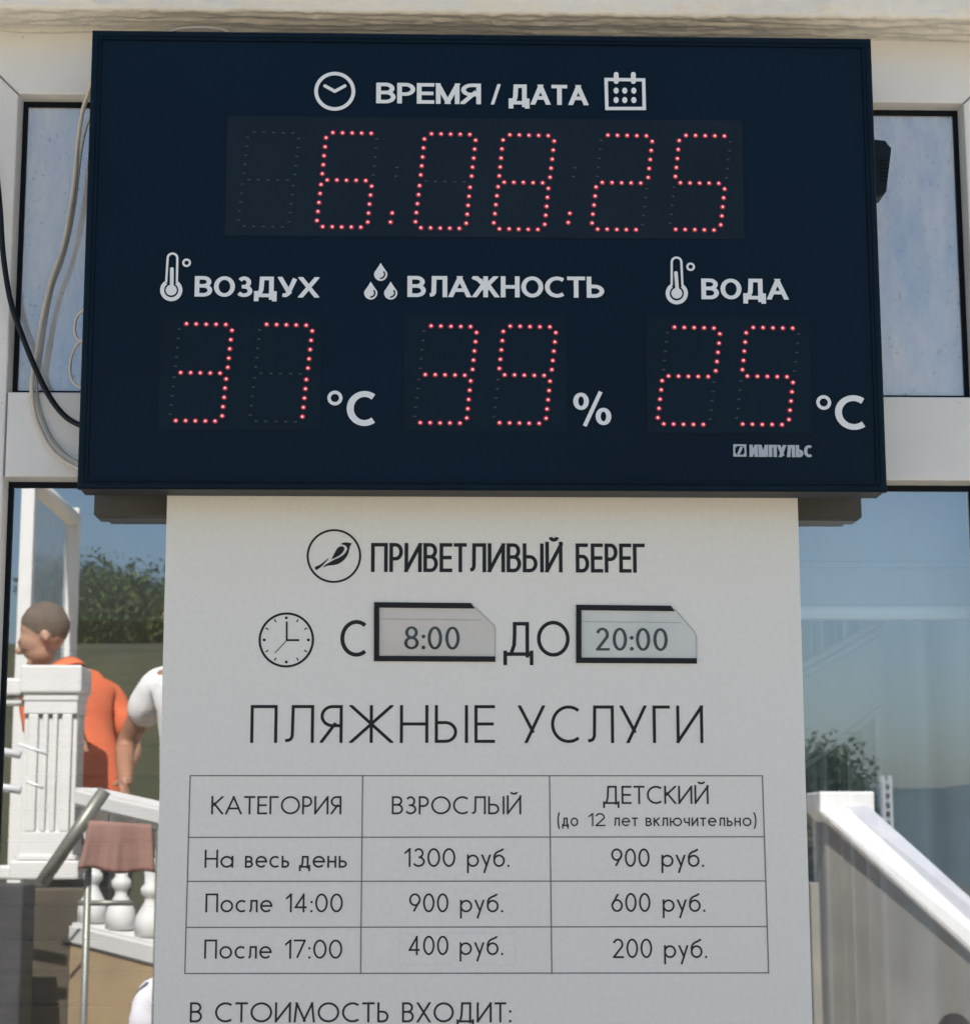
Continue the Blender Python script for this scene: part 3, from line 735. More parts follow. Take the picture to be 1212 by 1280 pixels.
# ------------------------------------------------------------------ the price board
YB = -.050
M_BOARD = mat("white_board", (.71, .70, .64), .5, var=.05, vscale=160, bump=.03, bscale=700, detail=3)
M_EDGE = mat("cut_board_edge", (.8, .8, .77), .5)
M_INK = mat("black_print", (.016, .018, .020), .6, spec=.2)
M_INK2 = mat("dark_grey_print", (.026, .029, .032), .6, spec=.2)
M_LINE = mat("grey_rule", (.13, .135, .14), .7)
bl_, br_ = PX(210, 620, YB), PX(995, 622, YB); bl2, br2 = PX(190.5, 1280, YB), PX(1017, 1280, YB)
bx0, bx1 = (bl_.x+bl2.x)/2, (br_.x+br2.x)/2; bzT, bzB = PX(600, 602, YB).z, .58
KB = (bx1-bx0)/806.0
board = tag(empty("price_board", (0, YB, bzB)), "tall white printed price board of beach services hanging below the electronic display", "sign")
bm = bmesh.new(); add_box(bm, bx0, bx1, YB, YB+.005, bzB, bzT, .0007); obj("panel", bm, [M_BOARD, M_EDGE], board)
YK = YB-.0004
def word(ink, *a, **k): put_text(ink, *a, **k)
def words(name, lst, w, track=.15, m=None, **kw):
    for (s, x0, b0, x1, b1, top) in lst:
        ink = Ink(YK); put_text(ink, s, x0, b0, x1, b1, top, w, track=track, **kw); ink.done(name, m or M_INK, board)
# bird emblem
ink = Ink(YK); c = P2(417.3, 695, YK); ink.ring(c, 33.2*KB, 2.7*KB, n=64)
U = lambda u, v: P2(370+u/6.06, 650+v/6.06, YK)
def blob(pts): ink.poly([U(*p) for p in pts]); ink.k += 1
blob([(336, 182), (352, 173), (372, 170), (392, 172), (423, 178), (410, 196), (404, 215), (398, 244), (388, 266), (372, 284), (350, 298), (352, 290)][:0] or [(336, 184), (352, 173), (372, 169), (392, 171), (424, 178), (409, 197), (403, 222), (388, 218), (384, 205), (372, 193), (356, 187)])
blob([(388, 218), (403, 222), (398, 246), (386, 274), (364, 302), (345, 318), (318, 334), (292, 341), (262, 344), (232, 348), (208, 360), (203, 357), (226, 336), (250, 322), (286, 302), (326, 284), (356, 266), (376, 244)])
blob([(344, 198), (358, 202), (366, 212), (362, 232), (350, 250), (330, 268), (302, 284), (268, 300), (272, 288), (284, 264), (296, 240), (310, 216), (326, 203)])
blob([(140, 362), (150, 352), (176, 342), (200, 326), (226, 304), (246, 286), (240, 302), (222, 322), (206, 340), (184, 360), (166, 372), (152, 382)])
ink.done("bird_emblem", M_INK, board)
NARROW = {'П': .62, 'Р': .50, 'И': .64, 'В': .54, 'Е': .47, 'Т': .48, 'Л': .66, 'Ы': .78, 'Й': .64, 'Б': .52, 'Г': .46}
words("brand_heading", [('ПРИВЕТЛИВЫЙ', 463.5, 715, 703, 715.6, 679), ('БЕРЕГ', 719.5, 715.8, 806, 716, 679.4)], 4.6, .055, widths=NARROW)
# clock
ink = Ink(YK); cx, cy = 357.8, 800; ink.ring(P2(cx, cy, YK), 33.4*KB, 2.9*KB, n=64)
ink.stroke([P2(358.3, 800, YK), P2(358.3, 777, YK)], 2.3*KB); ink.stroke([P2(357.2, 800.3, YK), P2(374, 800.3, YK)], 2.5*KB); ink.stroke([P2(357.8, 801, YK), P2(343.5, 816.5, YK)], 1.0*KB)
for k in range(12):
    a = R(30*k); s_, c_ = math.sin(a), math.cos(a)
    if k % 3 == 0: ink.disc(P2(cx+27.6*s_, cy-27.6*c_, YK), 1.8*KB)
    else: ink.stroke([P2(cx+25.8*s_, cy-25.8*c_, YK), P2(cx+29.8*s_, cy-29.8*c_, YK)], 1.5*KB)
ink.done("clock_icon", M_INK, board)
words("hours_word", [('С', 425, 821, 458.5, 821, 775)], 5.0)
ink = Ink(YK); put_text(ink, 'О', 671, 821, 712, 821, 776, 4.6)
GD = dict(G); GD['Д'] = (.8, (C((.22, 0), (.34, .3), (.36, .7), (.36, 1)), L((.36, 1), (.84, 1)), L((.84, 1), (.84, 0)), L((0, 0), (1, 0)), L((0, 0), (0, -.28)), L((1, 0), (1, -.28))), 1.0, -.27, 1.0)
put_text(ink, 'Д', 629, 820, 666.5, 820, 777.5, 4.6, table=GD); ink.done("hours_word", M_INK, board)
# clear pockets with a slip of paper each
M_ACRYL = glass("clear_pocket", .03, (.95, .96, .95), .05, dustcol=(.5, .5, .46))
M_SLIP = mat("paper_slip", (.68, .68, .64), .8, var=.10, vscale=14)
M_SLIP2 = mat("paper_slip_faded", (.62, .61, .55), .8, col2=(.66, .58, .53), vscale=16)
M_TAPE = mat("black_pocket_edge", (.007, .008, .010), .5, spec=.25)
def pocket(x0, y0, y1, xt, xb, diag, slip, txt, lab):
    Y = YB-.003
    root = None
    ink = Ink(YB-.0006)
    q = [P2(x, y, YB-.0006) for x, y in [(x0+4, y0+4), (xt, y0+3)]+diag+[(xb, y1-4), (x0+4, y1-4)]]
    ink.poly(q); o = ink.done("time_pocket", slip, board); o["label"] = lab
    bm = bmesh.new()
    def bar(a, b, c, d): 
        add_prism(bm, [P2(*p, Y) for p in (a, b, c, d)][::-1], Y, YB-.0002, .0004)
    w_ = 6.6
    bar((x0, y0), (xt, y0+1.2), (xt+4.6, y0+1.2+w_), (x0+.2, y0+w_)); bar((x0, y1-w_), (xb, y1-w_+.8), (xb, y1+.8), (x0, y1))
    bar((x0, y0+w_+.3), (x0+w_, y0+w_+.3), (x0+w_, y1-w_-.3), (x0, y1-w_-.3))
    obj("pocket_edge", bm, M_TAPE, o)
    ink = Ink(YB-.0010); put_text(ink, *txt, 4.0, 3.1, track=.13, table=GN, widths={'8': .52, '0': .52, '2': .5, ':': .1}); ink.done("numerals", M_INK, o)
    ink = Ink(YB-.0022); ink.poly([P2(x, y, YB-.0022) for x, y in [(x0+5, y0+5), (xt, y0+4)]+diag+[(xb, y1-5), (x0+5, y1-5)]])
    ink.done("clear_cover", M_ACRYL, o)
    ink = Ink(YB-.0012); ink.stroke([P2(x0+8, y0+21, YB-.0012), P2(diag[0][0]+8, y0+22.5, YB-.0012)], .8*KB); ink.stroke([P2(xt+4, y0+7.5, YB-.0012)]+[P2(x, y, YB-.0012) for x, y in diag]+[P2(xb-.4, y1-6, YB-.0012)], .9*KB); ink.done("crease", mat("slip_edge", (.36, .37, .35), .8), o)
GN = dict(G); GN['8'] = (.52, (O(.5, .76, .42, .24), O(.5, .25, .5, .25)), 1.0, 0, 1.0)
pocket(467.3, 752.7, 826.4, 588.5, 619, [(593.5, 759), (617, 781.5), (618.8, 786)], M_SLIP2, ('8:00', 505, 811.8, 574.5, 812.3, 783.2), "clear pocket holding a yellowed 8:00 slip")
pocket(720, 756, 828.6, 838.5, 870.8, [(843.5, 762), (868, 790), (870.4, 796)], M_SLIP, ('20:00', 744.5, 813.3, 834.5, 814, 785), "clear pocket holding a white 20:00 slip")
words("services_heading", [('ПЛЯЖНЫЕ', 312.5, 928.8, 618.5, 928.8, 881.5), ('УСЛУГИ', 648, 929, 879, 929, 882)], 3.9, .17)
# table
ink = Ink(YK); wl = 1.35*KB
def ruled(x0, y0, x1, y1): ink.stroke([P2(x0, y0, YK), P2(x1, y1, YK)], wl, ext=wl/2)
for (a, b) in (((237.7, 969.8), (952.6, 970)), ((235.6, 1047), (954.8, 1046.3)), ((234, 1102), (956.4, 1101.5)), ((232.6, 1159.6), (958.2, 1158.6)), ((231, 1217.3), (960.4, 1216.5)), ((237.7, 969.8), (231, 1217.3)), ((453.2, 970), (450.6, 1217)), ((686.7, 970), (689.4, 1217)), ((952.6, 970), (960.4, 1216.5))): ruled(*a, *b)
ink.done("table_grid", M_LINE, board)
T = .13
words("column_title", [('КАТЕГОРИЯ', 263.8, 1018.2, 426.5, 1018.2, 995.4)], 2.35, .12, M_INK2)
words("column_title", [('ВЗРОСЛЫЙ', 489.5, 1018.2, 651.3, 1018.2, 995.5)], 2.35, .13, M_INK2)
words("column_title", [('ДЕТСКИЙ', 753.5, 1005.2, 885.5, 1005.2, 982.5)], 2.35, .12, M_INK2)
words("column_note", [('(до', 696.5, 1033, 722.5, 1033, 1016.6), ('12', 735.5, 1033, 756.5, 1033, 1016.6), ('лет', 766.5, 1033, 797, 1033, 1016.6), ('включительно)', 806.8, 1033, 945.3, 1033, 1016.6)], 1.75, .14, M_INK2)
words("row_title", [('На', 255.5, 1085, 291.5, 1085, 1062.5), ('весь', 306, 1085, 361.5, 1085, 1062.5), ('день', 373.5, 1085, 433.5, 1085, 1062.5)], 2.35, T, M_INK2)
words("price", [('1300', 505.8, 1084, 569, 1084, 1060.4), ('руб.', 583.5, 1084, 636.5, 1084, 1060.4)], 2.35, T, M_INK2)
words("price", [('900', 763.8, 1084, 811.8, 1084, 1060.8), ('руб.', 826.5, 1084, 879.8, 1084, 1060.8)], 2.35, T, M_INK2)
words("row_title", [('После', 256.5, 1140.8, 340.3, 1140.8, 1117.2), ('14:00', 357.5, 1140.8, 428.3, 1140.8, 1117.2)], 2.35, T, M_INK2)
words("price", [('900', 511.2, 1140.8, 560.3, 1140.8, 1117), ('руб.', 574.8, 1140.8, 628.8, 1140.8, 1117)], 2.35, T, M_INK2)
words("price", [('600', 764, 1140.3, 812.8, 1140.3, 1116.5), ('руб.', 828, 1140.3, 881.3, 1140.3, 1116.5)], 2.35, T, M_INK2)
words("row_title", [('После', 255, 1198.8, 339.4, 1198.8, 1174.8), ('17:00', 356.3, 1198.8, 427.6, 1198.8, 1174.8)], 2.35, T, M_INK2)
words("price", [('200', 765.7, 1198, 815, 1198, 1173.6), ('руб.', 829.8, 1198, 883.6, 1198, 1173.6)], 2.35, T, M_INK2)
# the 400 price is stuck over an older one
bm = bmesh.new(); a, b = PX(499, 1206.5, YB-.0008), PX(643, 1166, YB-.0008); add_box(bm, a.x, b.x, YB-.0007, YB-.0001, a.z, b.z, .0002)
st = obj("price_sticker", bm, M_BOARD, board); st["label"] = "price sticker pasted slightly high over an older price"
ink = Ink(YB-.0010); put_text(ink, '400', 510.3, 1194.3, 560.3, 1194.3, 1170, 2.35, track=T); put_text(ink, 'руб.', 574.3, 1194.3, 628.8, 1194.3, 1170, 2.35, track=T); ink.done("price", M_INK2, st)
words("included_heading", [('В', 237, 1278.5, 252.3, 1278.5, 1253.3), ('СТОИМОСТЬ', 268.5, 1278.5, 485.5, 1278.5, 1253.3), ('ВХОДИТ:', 502.3, 1278.5, 639, 1278.5, 1253.3)], 2.6, .14, M_INK2)
settle(board)
# ------------------------------------------------------------------ the place across the path (seen in the window glass)
M_GROUND = mat("paving_dust", (.58, .51, .41), .95, var=.25, vscale=.8, bump=.3, bscale=30)
M_WHITE = mat("white_masonry_paint", (.66, .655, .635), .6, var=.06, vscale=6, bump=.1, bscale=80)
M_TAN = mat("tan_stone", (.42, .30, .17), .9, var=.3, vscale=4, bump=.4, bscale=30, col2=(.33, .24, .14))
M_DARK = mat("dark_stone", (.085, .068, .045), .85, var=.4, vscale=5, bump=.5, bscale=30)
M_STEEL = mat("steel_tube", (.24, .24, .21), .45, metal=.5)
bm = bmesh.new(); s = 900
bm.faces.new([bm.verts.new(p) for p in ((-s, -s, 0), (s, -s, 0), (s, s, 0), (-s, s, 0))]); o = obj("ground", bm, M_GROUND); tag(o, kind="structure")

def wallbox(name, x0, x1, y0, y1, z0, z1, m, label, cat="wall", kind=None):
    bm = bmesh.new(); add_box(bm, x0, x1, y0, y1, z0, z1, .01); o = obj(name, bm, m)
    return tag(o, label, cat, kind=kind)
# raised terrace on the left with its front parapet
p = RV(60, 1100, 4.9); px1 = RV(118, 1100, 4.9).x
zTer = .82
TERX = RV(420, 1100, 6).x
wallbox("terrace", -9, TERX, -12.5, p.y-.36, 0.002, zTer, M_TAN, None, None, "structure")
wallbox("stone_parapet", -4.5, px1, p.y-.34, p.y, 0, p.z-.03, M_DARK, "dark stone parapet carrying the white fluted post, mirrored low in the left glass")
# the near dark pillar at the very edge
q = RV(30, 1105, 4.4)
wallbox("dark_pillar", q.x-.6, q.x, q.y-.22, q.y, 0, q.z, mat("charcoal_stone", (.05, .05, .055), .8, var=.3, vscale=6, bump=.4, bscale=30), "charcoal stone pillar mirrored in the lowest left corner of the glass", "pillar")
# white fluted post
def fluted_post():
    D = 4.98; root_p = RV(60, 1100, D); cx = RV(58, 1000, D).x; y = root_p.y-.12
    k = (D+2.65)/FPX
    zz = lambda py: RV(60, py, D).z
    root = tag(empty("balustrade_post", (cx, y, zz(1100))), "white fluted square post with heavy cap, mirrored in front of the orange shirt", "post")
    bm = bmesh.new(); h = 27*k
    add_box(bm, cx-h, cx+h, y-h, y+h, zz(1072), zz(868), .006)
    # raised fillets leave three flutes on every side
    for s_ in (1, -1):
        for ax in (0, 1):
            for (u0, u1) in ((-1, -.54), (-.34, -.10), (.10, .34), (.54, 1)):
                for (a, b) in ((u0*h, u1*h),):
                    if ax == 0: add_box(bm, cx+a, cx+b, y+s_*h-(.0 if s_ > 0 else .018), y+s_*h+(.018 if s_ > 0 else 0), zz(1040), zz(892), .005)
                    else: add_box(bm, cx+s_*h-(.0 if s_ > 0 else .018), cx+s_*h+(.018 if s_ > 0 else 0), y+a, y+b, zz(1040), zz(892), .005)
            for (z0, z1) in ((zz(1072)+.001, zz(1040)), (zz(892), zz(868)-.001)):
                if ax == 0: add_box(bm, cx-h-.0165, cx+h+.0165, y+s_*h-(.0 if s_ > 0 else .0175), y+s_*h+(.0175 if s_ > 0 else 0), z0, z1, .004)
                else: add_box(bm, cx+s_*h-(.0 if s_ > 0 else .0185), cx+s_*h+(.0185 if s_ > 0 else 0), y-h-.016, y+h+.016, z0, z1, .004)
    obj("shaft", bm, M_WHITE, root)
    bm = bmesh.new(); h2 = 38*k; add_box(bm, cx-h2, cx+h2, y-h2, y+h2, zz(866), zz(831), .008); add_box(bm, cx-h2*.9, cx+h2*.9, y-h2*.9, y+h2*.9, zz(876), zz(866)+.002, .006); obj("cap", bm, M_WHITE, root)
    bm = bmesh.new(); h3 = 42*k; add_box(bm, cx-h3, cx+h3, y-h3, y+h3, zz(1100), zz(1076), .008); add_box(bm, cx-h3*.9, cx+h3*.9, y-h3*.9, y+h3*.9, zz(1077), zz(1068), .02); obj("plinth", bm, M_WHITE, root)
    settle(root); return cx-h2, y, zz
pxl, pyl, zz = fluted_post()
rt = tag(empty("white_railing", (pxl-.8, pyl, zz(1100))), "white masonry railing running left from the fluted post", "railing")
bm = bmesh.new(); add_box(bm, pxl-1.8, pxl-.004, pyl-.07, pyl+.07, zz(868), zz(846), .01); add_box(bm, pxl-1.8, pxl-.004, pyl-.05, pyl+.05, zz(879), zz(871), .006); obj("top_rail", bm, M_WHITE, rt)
bm = bmesh.new(); add_box(bm, pxl-1.8, pxl-.004, pyl-.08, pyl+.08, zz(1100), zz(1082), .01); obj("bottom_rail", bm, M_WHITE, rt)
for i in range(6):
    bm = bmesh.new(); hh = zz(879)-zz(1082)
    lathe(bm, [(.05, 0), (.05, .05*hh), (.03, .1*hh), (.06, .3*hh), (.05, .45*hh), (.028, .7*hh), (.034, .9*hh), (.05, .93*hh), (.05, hh)], (pxl-.16-.28*i, pyl, zz(1082)), 14); obj("baluster", bm, M_WHITE, rt)
settle(rt)
# chrome rails near the left edge
def rail(name, pts, r, m, label, cat="handrail", posts=()):
    bm = bmesh.new(); P = [Vector(q) for q in pts]
    root = tag(empty(name, P[0]), label, cat)
    tube(bm, P, r, 12, smoothpts=False); obj("rail", bm, m, root)
    for a, b, rr in posts:
        bm = bmesh.new(); tube(bm, [a, b], rr, 10, smoothpts=False); obj("post", bm, m, root)
    settle(root)
M_CHROME = mat("chrome_tube", (.85, .86, .87), .3, metal=.15)
for k, (ya, yb, D) in enumerate(((937, 944, 4.3), (985, 988, 4.3))):
    a, b = RV(-60, ya-9, D), RV(26, yb, D); c = Vector((a.x, a.y, 0))
    rail("chrome_rail", [a, b], .014, M_CHROME, ["upper chrome rail of the barrier mirrored at the left edge of the glass", "lower chrome rail of the barrier mirrored at the left edge of the glass"][k], "rail", [(a, c, .018), ((RV(23, 930, 4.32), RV(60, 943, 4.32), .006), (RV(33, 977, 4.32), RV(54, 985, 4.32), .006))[k]])
# diagonal steel handrail on the steps
D = 3.9; a, b = RV(52, 1104, D), RV(131, 988, D); t0 = RV(113, 1000, D); t1 = RV(106, 1262, D)
e = Vector((a.x-.35, a.y, a.z-.55)); top2 = Vector((b.x+.5, b.y, b.z+.04))
rail("stair_handrail", [a, b], .022, M_STEEL, "slanting steel handrail with upright tube, mirrored before the fluted post", "handrail",
     [(t0-Vector((0, 0, .03)), Vector((t0.x-.0, t0.y, 0)), .012), (RV(98, 1129, D), RV(166, 1129, D), .009)])
# balustrade farther back, falling away to the right
D = 4.95
def balustrade():
    r0, r1 = RV(108, 996, D), RV(300, 1040, D-.75); b0, b1 = RV(108, 1166, D), RV(300, 1214, D-.75)
    root = tag(empty("white_balustrade", (b0.x, b0.y, b0.z)), "white balustrade of vase shaped balusters on the tan wall beyond the men", "railing")
    def beam(p, q, hh, wd, name):
        bm = bmesh.new(); d = (q-p); n = Vector((-d.y, d.x, 0)).normalized()*wd; u = Vector((0, 0, hh))
        v = [bm.verts.new(x) for x in (p-n-u, p+n-u, p+n+u, p-n+u, q-n-u, q+n-u, q+n+u, q-n+u)]
        for f in ((0, 1, 2, 3), (7, 6, 5, 4), (0, 4, 5, 1), (1, 5, 6, 2), (2, 6, 7, 3), (3, 7, 4, 0)): bm.faces.new([v[i] for i in f])
        bmesh.ops.bevel(bm, geom=bm.edges[:], offset=.012, segments=2, affect='EDGES'); obj(name, bm, M_WHITE, root)
    beam(r0, r1, .034, .065, "top_rail"); beam(b0, b1, .040, .08, "bottom_rail")
    n = 5
    for i in range(n):
        t = (.18+i)/n; p = b0.lerp(b1, t)+Vector((0, 0, .04)); q = r0.lerp(r1, t)-Vector((0, 0, .034)); h = q.z-p.z
        bm = bmesh.new(); lathe(bm, [(.055, 0), (.055, .12*h), (.05, .18*h), (.022, .30*h), (.024, .34*h), (.036, .37*h), (.036, .42*h), (.022, .46*h), (.028, .6*h), (.045, .8*h), (.05, .94*h), (.05, h)], p, 14); obj("baluster", bm, M_WHITE, root)
    settle(root); return b0, b1
b0, b1 = balustrade()
bm = bmesh.new(); d = (b1-b0).normalized(); n = Vector((-d.y, d.x, 0)).normalized()*.07
a0 = b0-d*.1
for s_ in (1,):
    lo = [a0-n, a0+n, b1+n, b1-n]
    v = [bm.verts.new((q.x, q.y, 0)) for q in lo]+[bm.verts.new((q.x, q.y, q.z-.041)) for q in lo]
    for f in ((0, 1, 2, 3), (7, 6, 5, 4), (0, 4, 5, 1), (1, 5, 6, 2), (2, 6, 7, 3), (3, 7, 4, 0)): bm.faces.new([v[i] for i in f])
tag(obj("tan_wall", bm, M_TAN), "tan stone wall under the white balustrade, mirrored low beside the price board", "wall")
# white glazed pavilion frame behind the man in orange
D = 7.4
pv = tag(empty("white_pavilion", RV(65, 1000, D)), "white post and beam pavilion frame with pale glazed side, mirrored behind the bowed head", "pavilion")
pv.location.z = zTer
def pbar(px, y0, y1, wpx, dd, name="post"):
    a, b = RV(px, y0, dd), RV(px, y1, dd); h = wpx/2*(dd+2.65)/FPX
    bm = bmesh.new(); add_box(bm, a.x-h, a.x+h, a.y-h, a.y+h, b.z, a.z, .006); obj(name, bm, M_WHITE, pv); return a, b
a1, _ = pbar(38, 585, 1290, 17, D); a2, _ = pbar(92, 636, 1290, 17, D+1.1)
a3, _ = pbar(-42, 585, 1290, 17, D)
for (p_, q_, off) in ((a1, a2, 0), (a1, a3, .001)):
    bm = bmesh.new(); tube(bm, [p_-Vector((0, 0, .06+off)), q_-Vector((0, 0, .06+off))], .045, 8, smoothpts=False); obj("beam", bm, M_WHITE, pv)
M_PVG = glass("pavilion_glass", .25, (.75, .8, .8), .45, dustcol=(.5, .55, .56))
bm = bmesh.new(); i1, i2 = a1.lerp(a2, .12), a1.lerp(a2, .88)
bm.faces.new([bm.verts.new(q) for q in (Vector((i1.x, i1.y, zTer+.4)), Vector((i2.x, i2.y, zTer+.4)), Vector((i2.x, i2.y, i2.z-.12)), Vector((i1.x, i1.y, i1.z-.12)))]); obj("glazing", bm, M_PVG, pv, recalc=False)
bm = bmesh.new(); tube(bm, [Vector((i1.x, i1.y, zTer+.37)), Vector((i2.x, i2.y, zTer+.37))], .03, 8, smoothpts=False); obj("sill_rail", bm, M_WHITE, pv)
settle(pv)
# towel drying over the second bar of the handrail
D = 3.86; ba, bb = RV(109, 1031, D), RV(200, 1036, D)
hr = [o for o in sc.objects if o.name == "stair_handrail"][0]
bm = bmesh.new(); tube(bm, [ba-hr.location, bb-hr.location], .009, 10, smoothpts=False); obj("crossbar", bm, M_STEEL, hr)
bm = bmesh.new(); tube(bm, [bb-hr.location, Vector((bb.x, bb.y, 0))-hr.location], .012, 10, smoothpts=False); obj("post", bm, M_STEEL, hr)
M_PINK = mat("dusty_pink_towel", (.30, .165, .135), .95, var=.2, vscale=10, bump=.4, bscale=300)
bm = bmesh.new(); n, rows = 40, []
k = (D+2.65)/FPX; zb = ba.z+.0098
for side in (1, -1):
    for j in range(15) if side == 1 else range(14, -1, -1):
        pass
prof = [(.012, -58*k*t) for t in (1, .93, .92, .8, .6, .4, .2, .06)]+[(.010, .001), (0, .004), (-.010, .001)]+[(-.012, -40*k*t) for t in (.1, .5, 1)]
for dy, dz in prof:
    row = []
    for i in range(n+1):
        u = i/n; hang = min(1, max(0, -dz)/(58*k)); x0, x1 = 112-16*hang*.8, 190+6*hang
        x = RV(x0+(x1-x0)*u, 1033, D).x
        f_ = .011*math.sin(u*17+1.2*math.sin(u*5))*hang+.004*math.sin(u*41)*hang
        row.append(bm.verts.new((x, ba.y+dy+f_*(1 if dy > 0 else .6)+(.001 if j == 2 else 0), zb+(bb.z-ba.z)*u+dz+.006*hang*math.sin(u*9))))
    rows.append(row)
for q, (a, b) in enumerate(zip(rows, rows[1:])):
    for i in range(n):
        f = bm.faces.new((a[i], a[i+1], b[i+1], b[i])); f.smooth = True; f.material_index = 1 if q == 0 else 0
tw = obj("beach_towel", bm, [M_PINK, mat("towel_hem", (.19, .075, .06), .95)]); tw.modifiers.new("t", 'SOLIDIFY').thickness = .003
tag(tw, "dusty pink beach towel with dark red hem hung over the steel crossbar", "towel")
# white stair parapet on the right, climbing away from the window's right edge
M_GREYW = mat('grey_render', (.28, .26, .225), .9, var=.3, vscale=3, bump=.3, bscale=40)
def stair():
    D0, D1 = 7.0, 5.6
    lo0, lo1 = RV(1022, 1012, D0), RV(1300, 1268, D1); up0, up1 = RV(1088, 1006, D0+.1), RV(1300, 1196, D1+.1)
    root = tag(empty("staircase", (lo1.x, lo1.y-.3, 0)), "stone staircase with broad white sloping parapet mirrored on the right", "staircase")
    # parapet: a sloping white slab with a face and a set back top band
    def slab(p0, p1, q0, q1, back, name, m):
        bm = bmesh.new(); b_ = Vector((0, -back, 0))
        v = [bm.verts.new(x) for x in (p0, p1, q1, q0, p0+b_, p1+b_, q1+b_, q0+b_)]
        for f in ((0, 1, 2, 3), (7, 6, 5, 4), (0, 4, 5, 1), (1, 5, 6, 2), (2, 6, 7, 3), (3, 7, 4, 0)): bm.faces.new([v[i] for i in f])
        bmesh.ops.bevel(bm, geom=bm.edges[:], offset=.008, segments=2, affect='EDGES'); return obj(name, bm, m, root)
    mid0, mid1 = lo0.lerp(up0, .55), lo1.lerp(up1, .5)
    slab(lo0, lo1, mid0, mid1, .34, "coping", M_WHITE)
    s2 = Vector((0, -.06, 0)); slab(mid0+s2, mid1+s2, up0+s2, up1+s2, .24, "parapet", mat("shaded_white_paint", (.50, .50, .53), .7, var=.15, vscale=5))  # upper band's shade put into its colour: darker lilac copy of the white
    g0, g1 = Vector((lo0.x+.04, lo0.y-.05, 0)), Vector((lo1.x, lo1.y-.05, 0))
    slab(g0, g1, lo0+Vector((.04, -.05, -.002)), lo1+Vector((0, -.05, -.002)), .24, "side_wall", M_GREYW)
    # pier at the head of the stair
    bm = bmesh.new(); c = RV(1055, 990, D0+.3); k = (D0+2.95)/FPX; h = 34*k
    add_box(bm, c.x-h, c.x+h, c.y-.3, c.y+.06, c.z-.10, c.z, .008); add_box(bm, c.x-h*.82, c.x+h*.82, c.y-.28, c.y+.04, 0, c.z-.09, .008); obj("pier", bm, M_WHITE, root)
    # treads between the parapet and the bank behind
    bm = bmesh.new(); n = 12
    for i in range(n):
        t = i/n; q = lo1.lerp(lo0, t); q2 = lo1.lerp(lo0, (i+1)/n)
        add_box(bm, min(q.x, q2.x), max(q.x, q2.x), q.y-1.5, q.y-.36, 0, max(.05, q2.z-.35), .006)
    obj("treads", bm, M_GREYW, root)
    settle(root)
stair()
# slender lattice mast beyond the stair
D = 14; m0 = RV(1110, 1060, D); mt = RV(1110, 970, D)
ms = tag(empty("lattice_mast", (m0.x, m0.y, 0)), "slim white lattice mast mirrored above the sloping white parapet", "mast")
bm = bmesh.new()
for dx, dy in ((-.03, -.03), (.03, -.03), (.03, .03), (-.03, .03)): tube(bm, [(m0.x+dx, m0.y+dy, 0), (m0.x+dx, m0.y+dy, mt.z)], .014, 6, smoothpts=False)
M_MAST = mat("mast_paint", (.20, .21, .22), .6); obj("upright", bm, M_MAST, ms); bm = bmesh.new(); z = .2
while z < mt.z: add_box(bm, m0.x-.036, m0.x+.036, m0.y-.036, m0.y+.036, z, z+.03); z += .075
obj("rung", bm, M_MAST, ms); settle(ms)

# ---- hills, bank and trees
M_BANK = mat("dry_grass_bank", (.046, .044, .019), .95, var=.45, vscale=.9, bump=.5, bscale=6, col2=(.026, .031, .012))
M_HILL = mat("far_forest_hill", (.022, .040, .042), 1.0, var=.4, vscale=.12, bump=.4, bscale=2)
def bank_h(x, y):
    d = -y
    zl = (PX(150, 790, 30).z-1.2)*sstep(14, 30, d)
    return (zl*(1-sstep(-1, 12, x))+1.2*sstep(16, 36, d)*(1-sstep(2, 12, x)))+.35*noise.noise(Vector((x*.15, y*.15, 0)))+.12*noise.noise(Vector((x*.9, y*.9, 4)))*sstep(16, 30, d)-.05
bm = bmesh.new(); rows = []
for j in range(41):
    y = -13-j*1.0; rows.append([bm.verts.new((x*1.5, y, max(bank_h(x*1.5, y), -.05)+.03*0)) for x in range(-40, 30)])
for a, b in zip(rows, rows[1:]):
    for i in range(len(a)-1):
        f = bm.faces.new((a[i], a[i+1], b[i+1], b[i])); f.smooth = True
tag(obj("hillside", bm, M_BANK), kind="structure")
bm = bmesh.new(); rows = []
for j in range(13):
    y = -62-j*40; rows.append([])
    for x in range(-60, 61):
        hx = x*7.0; t = sstep(0, 9, j)*(1-.9*sstep(10, 12, j)); top = PX(1170, 991, 430).z*(1+.10*noise.noise(Vector((hx*.012, 3, 0)))+.03*noise.noise(Vector((hx*.08, 1, 2))))
        rows[-1].append(bm.verts.new((hx, y, top*t+1.2*noise.noise(Vector((hx*.1, y*.1, 5)))*t+.05)))
for a, b in zip(rows, rows[1:]):
    for i in range(len(a)-1):
        f = bm.faces.new((a[i], a[i+1], b[i+1], b[i])); f.smooth = True
tag(obj("headland_hill", bm, M_HILL), kind="structure")
M_BARK = mat("bark", (.10, .07, .045), .9, var=.3, vscale=10)
M_LEAF = [mat("leaf_green", (.065, .095, .03), .9, spec=.1, var=.4, vscale=1.3), mat("leaf_green_pale", (.09, .12, .04), .9, spec=.1, var=.35, vscale=1.2), mat("leaf_green_dark", (.03, .05, .022), .9, spec=.1, var=.4, vscale=1.5)]
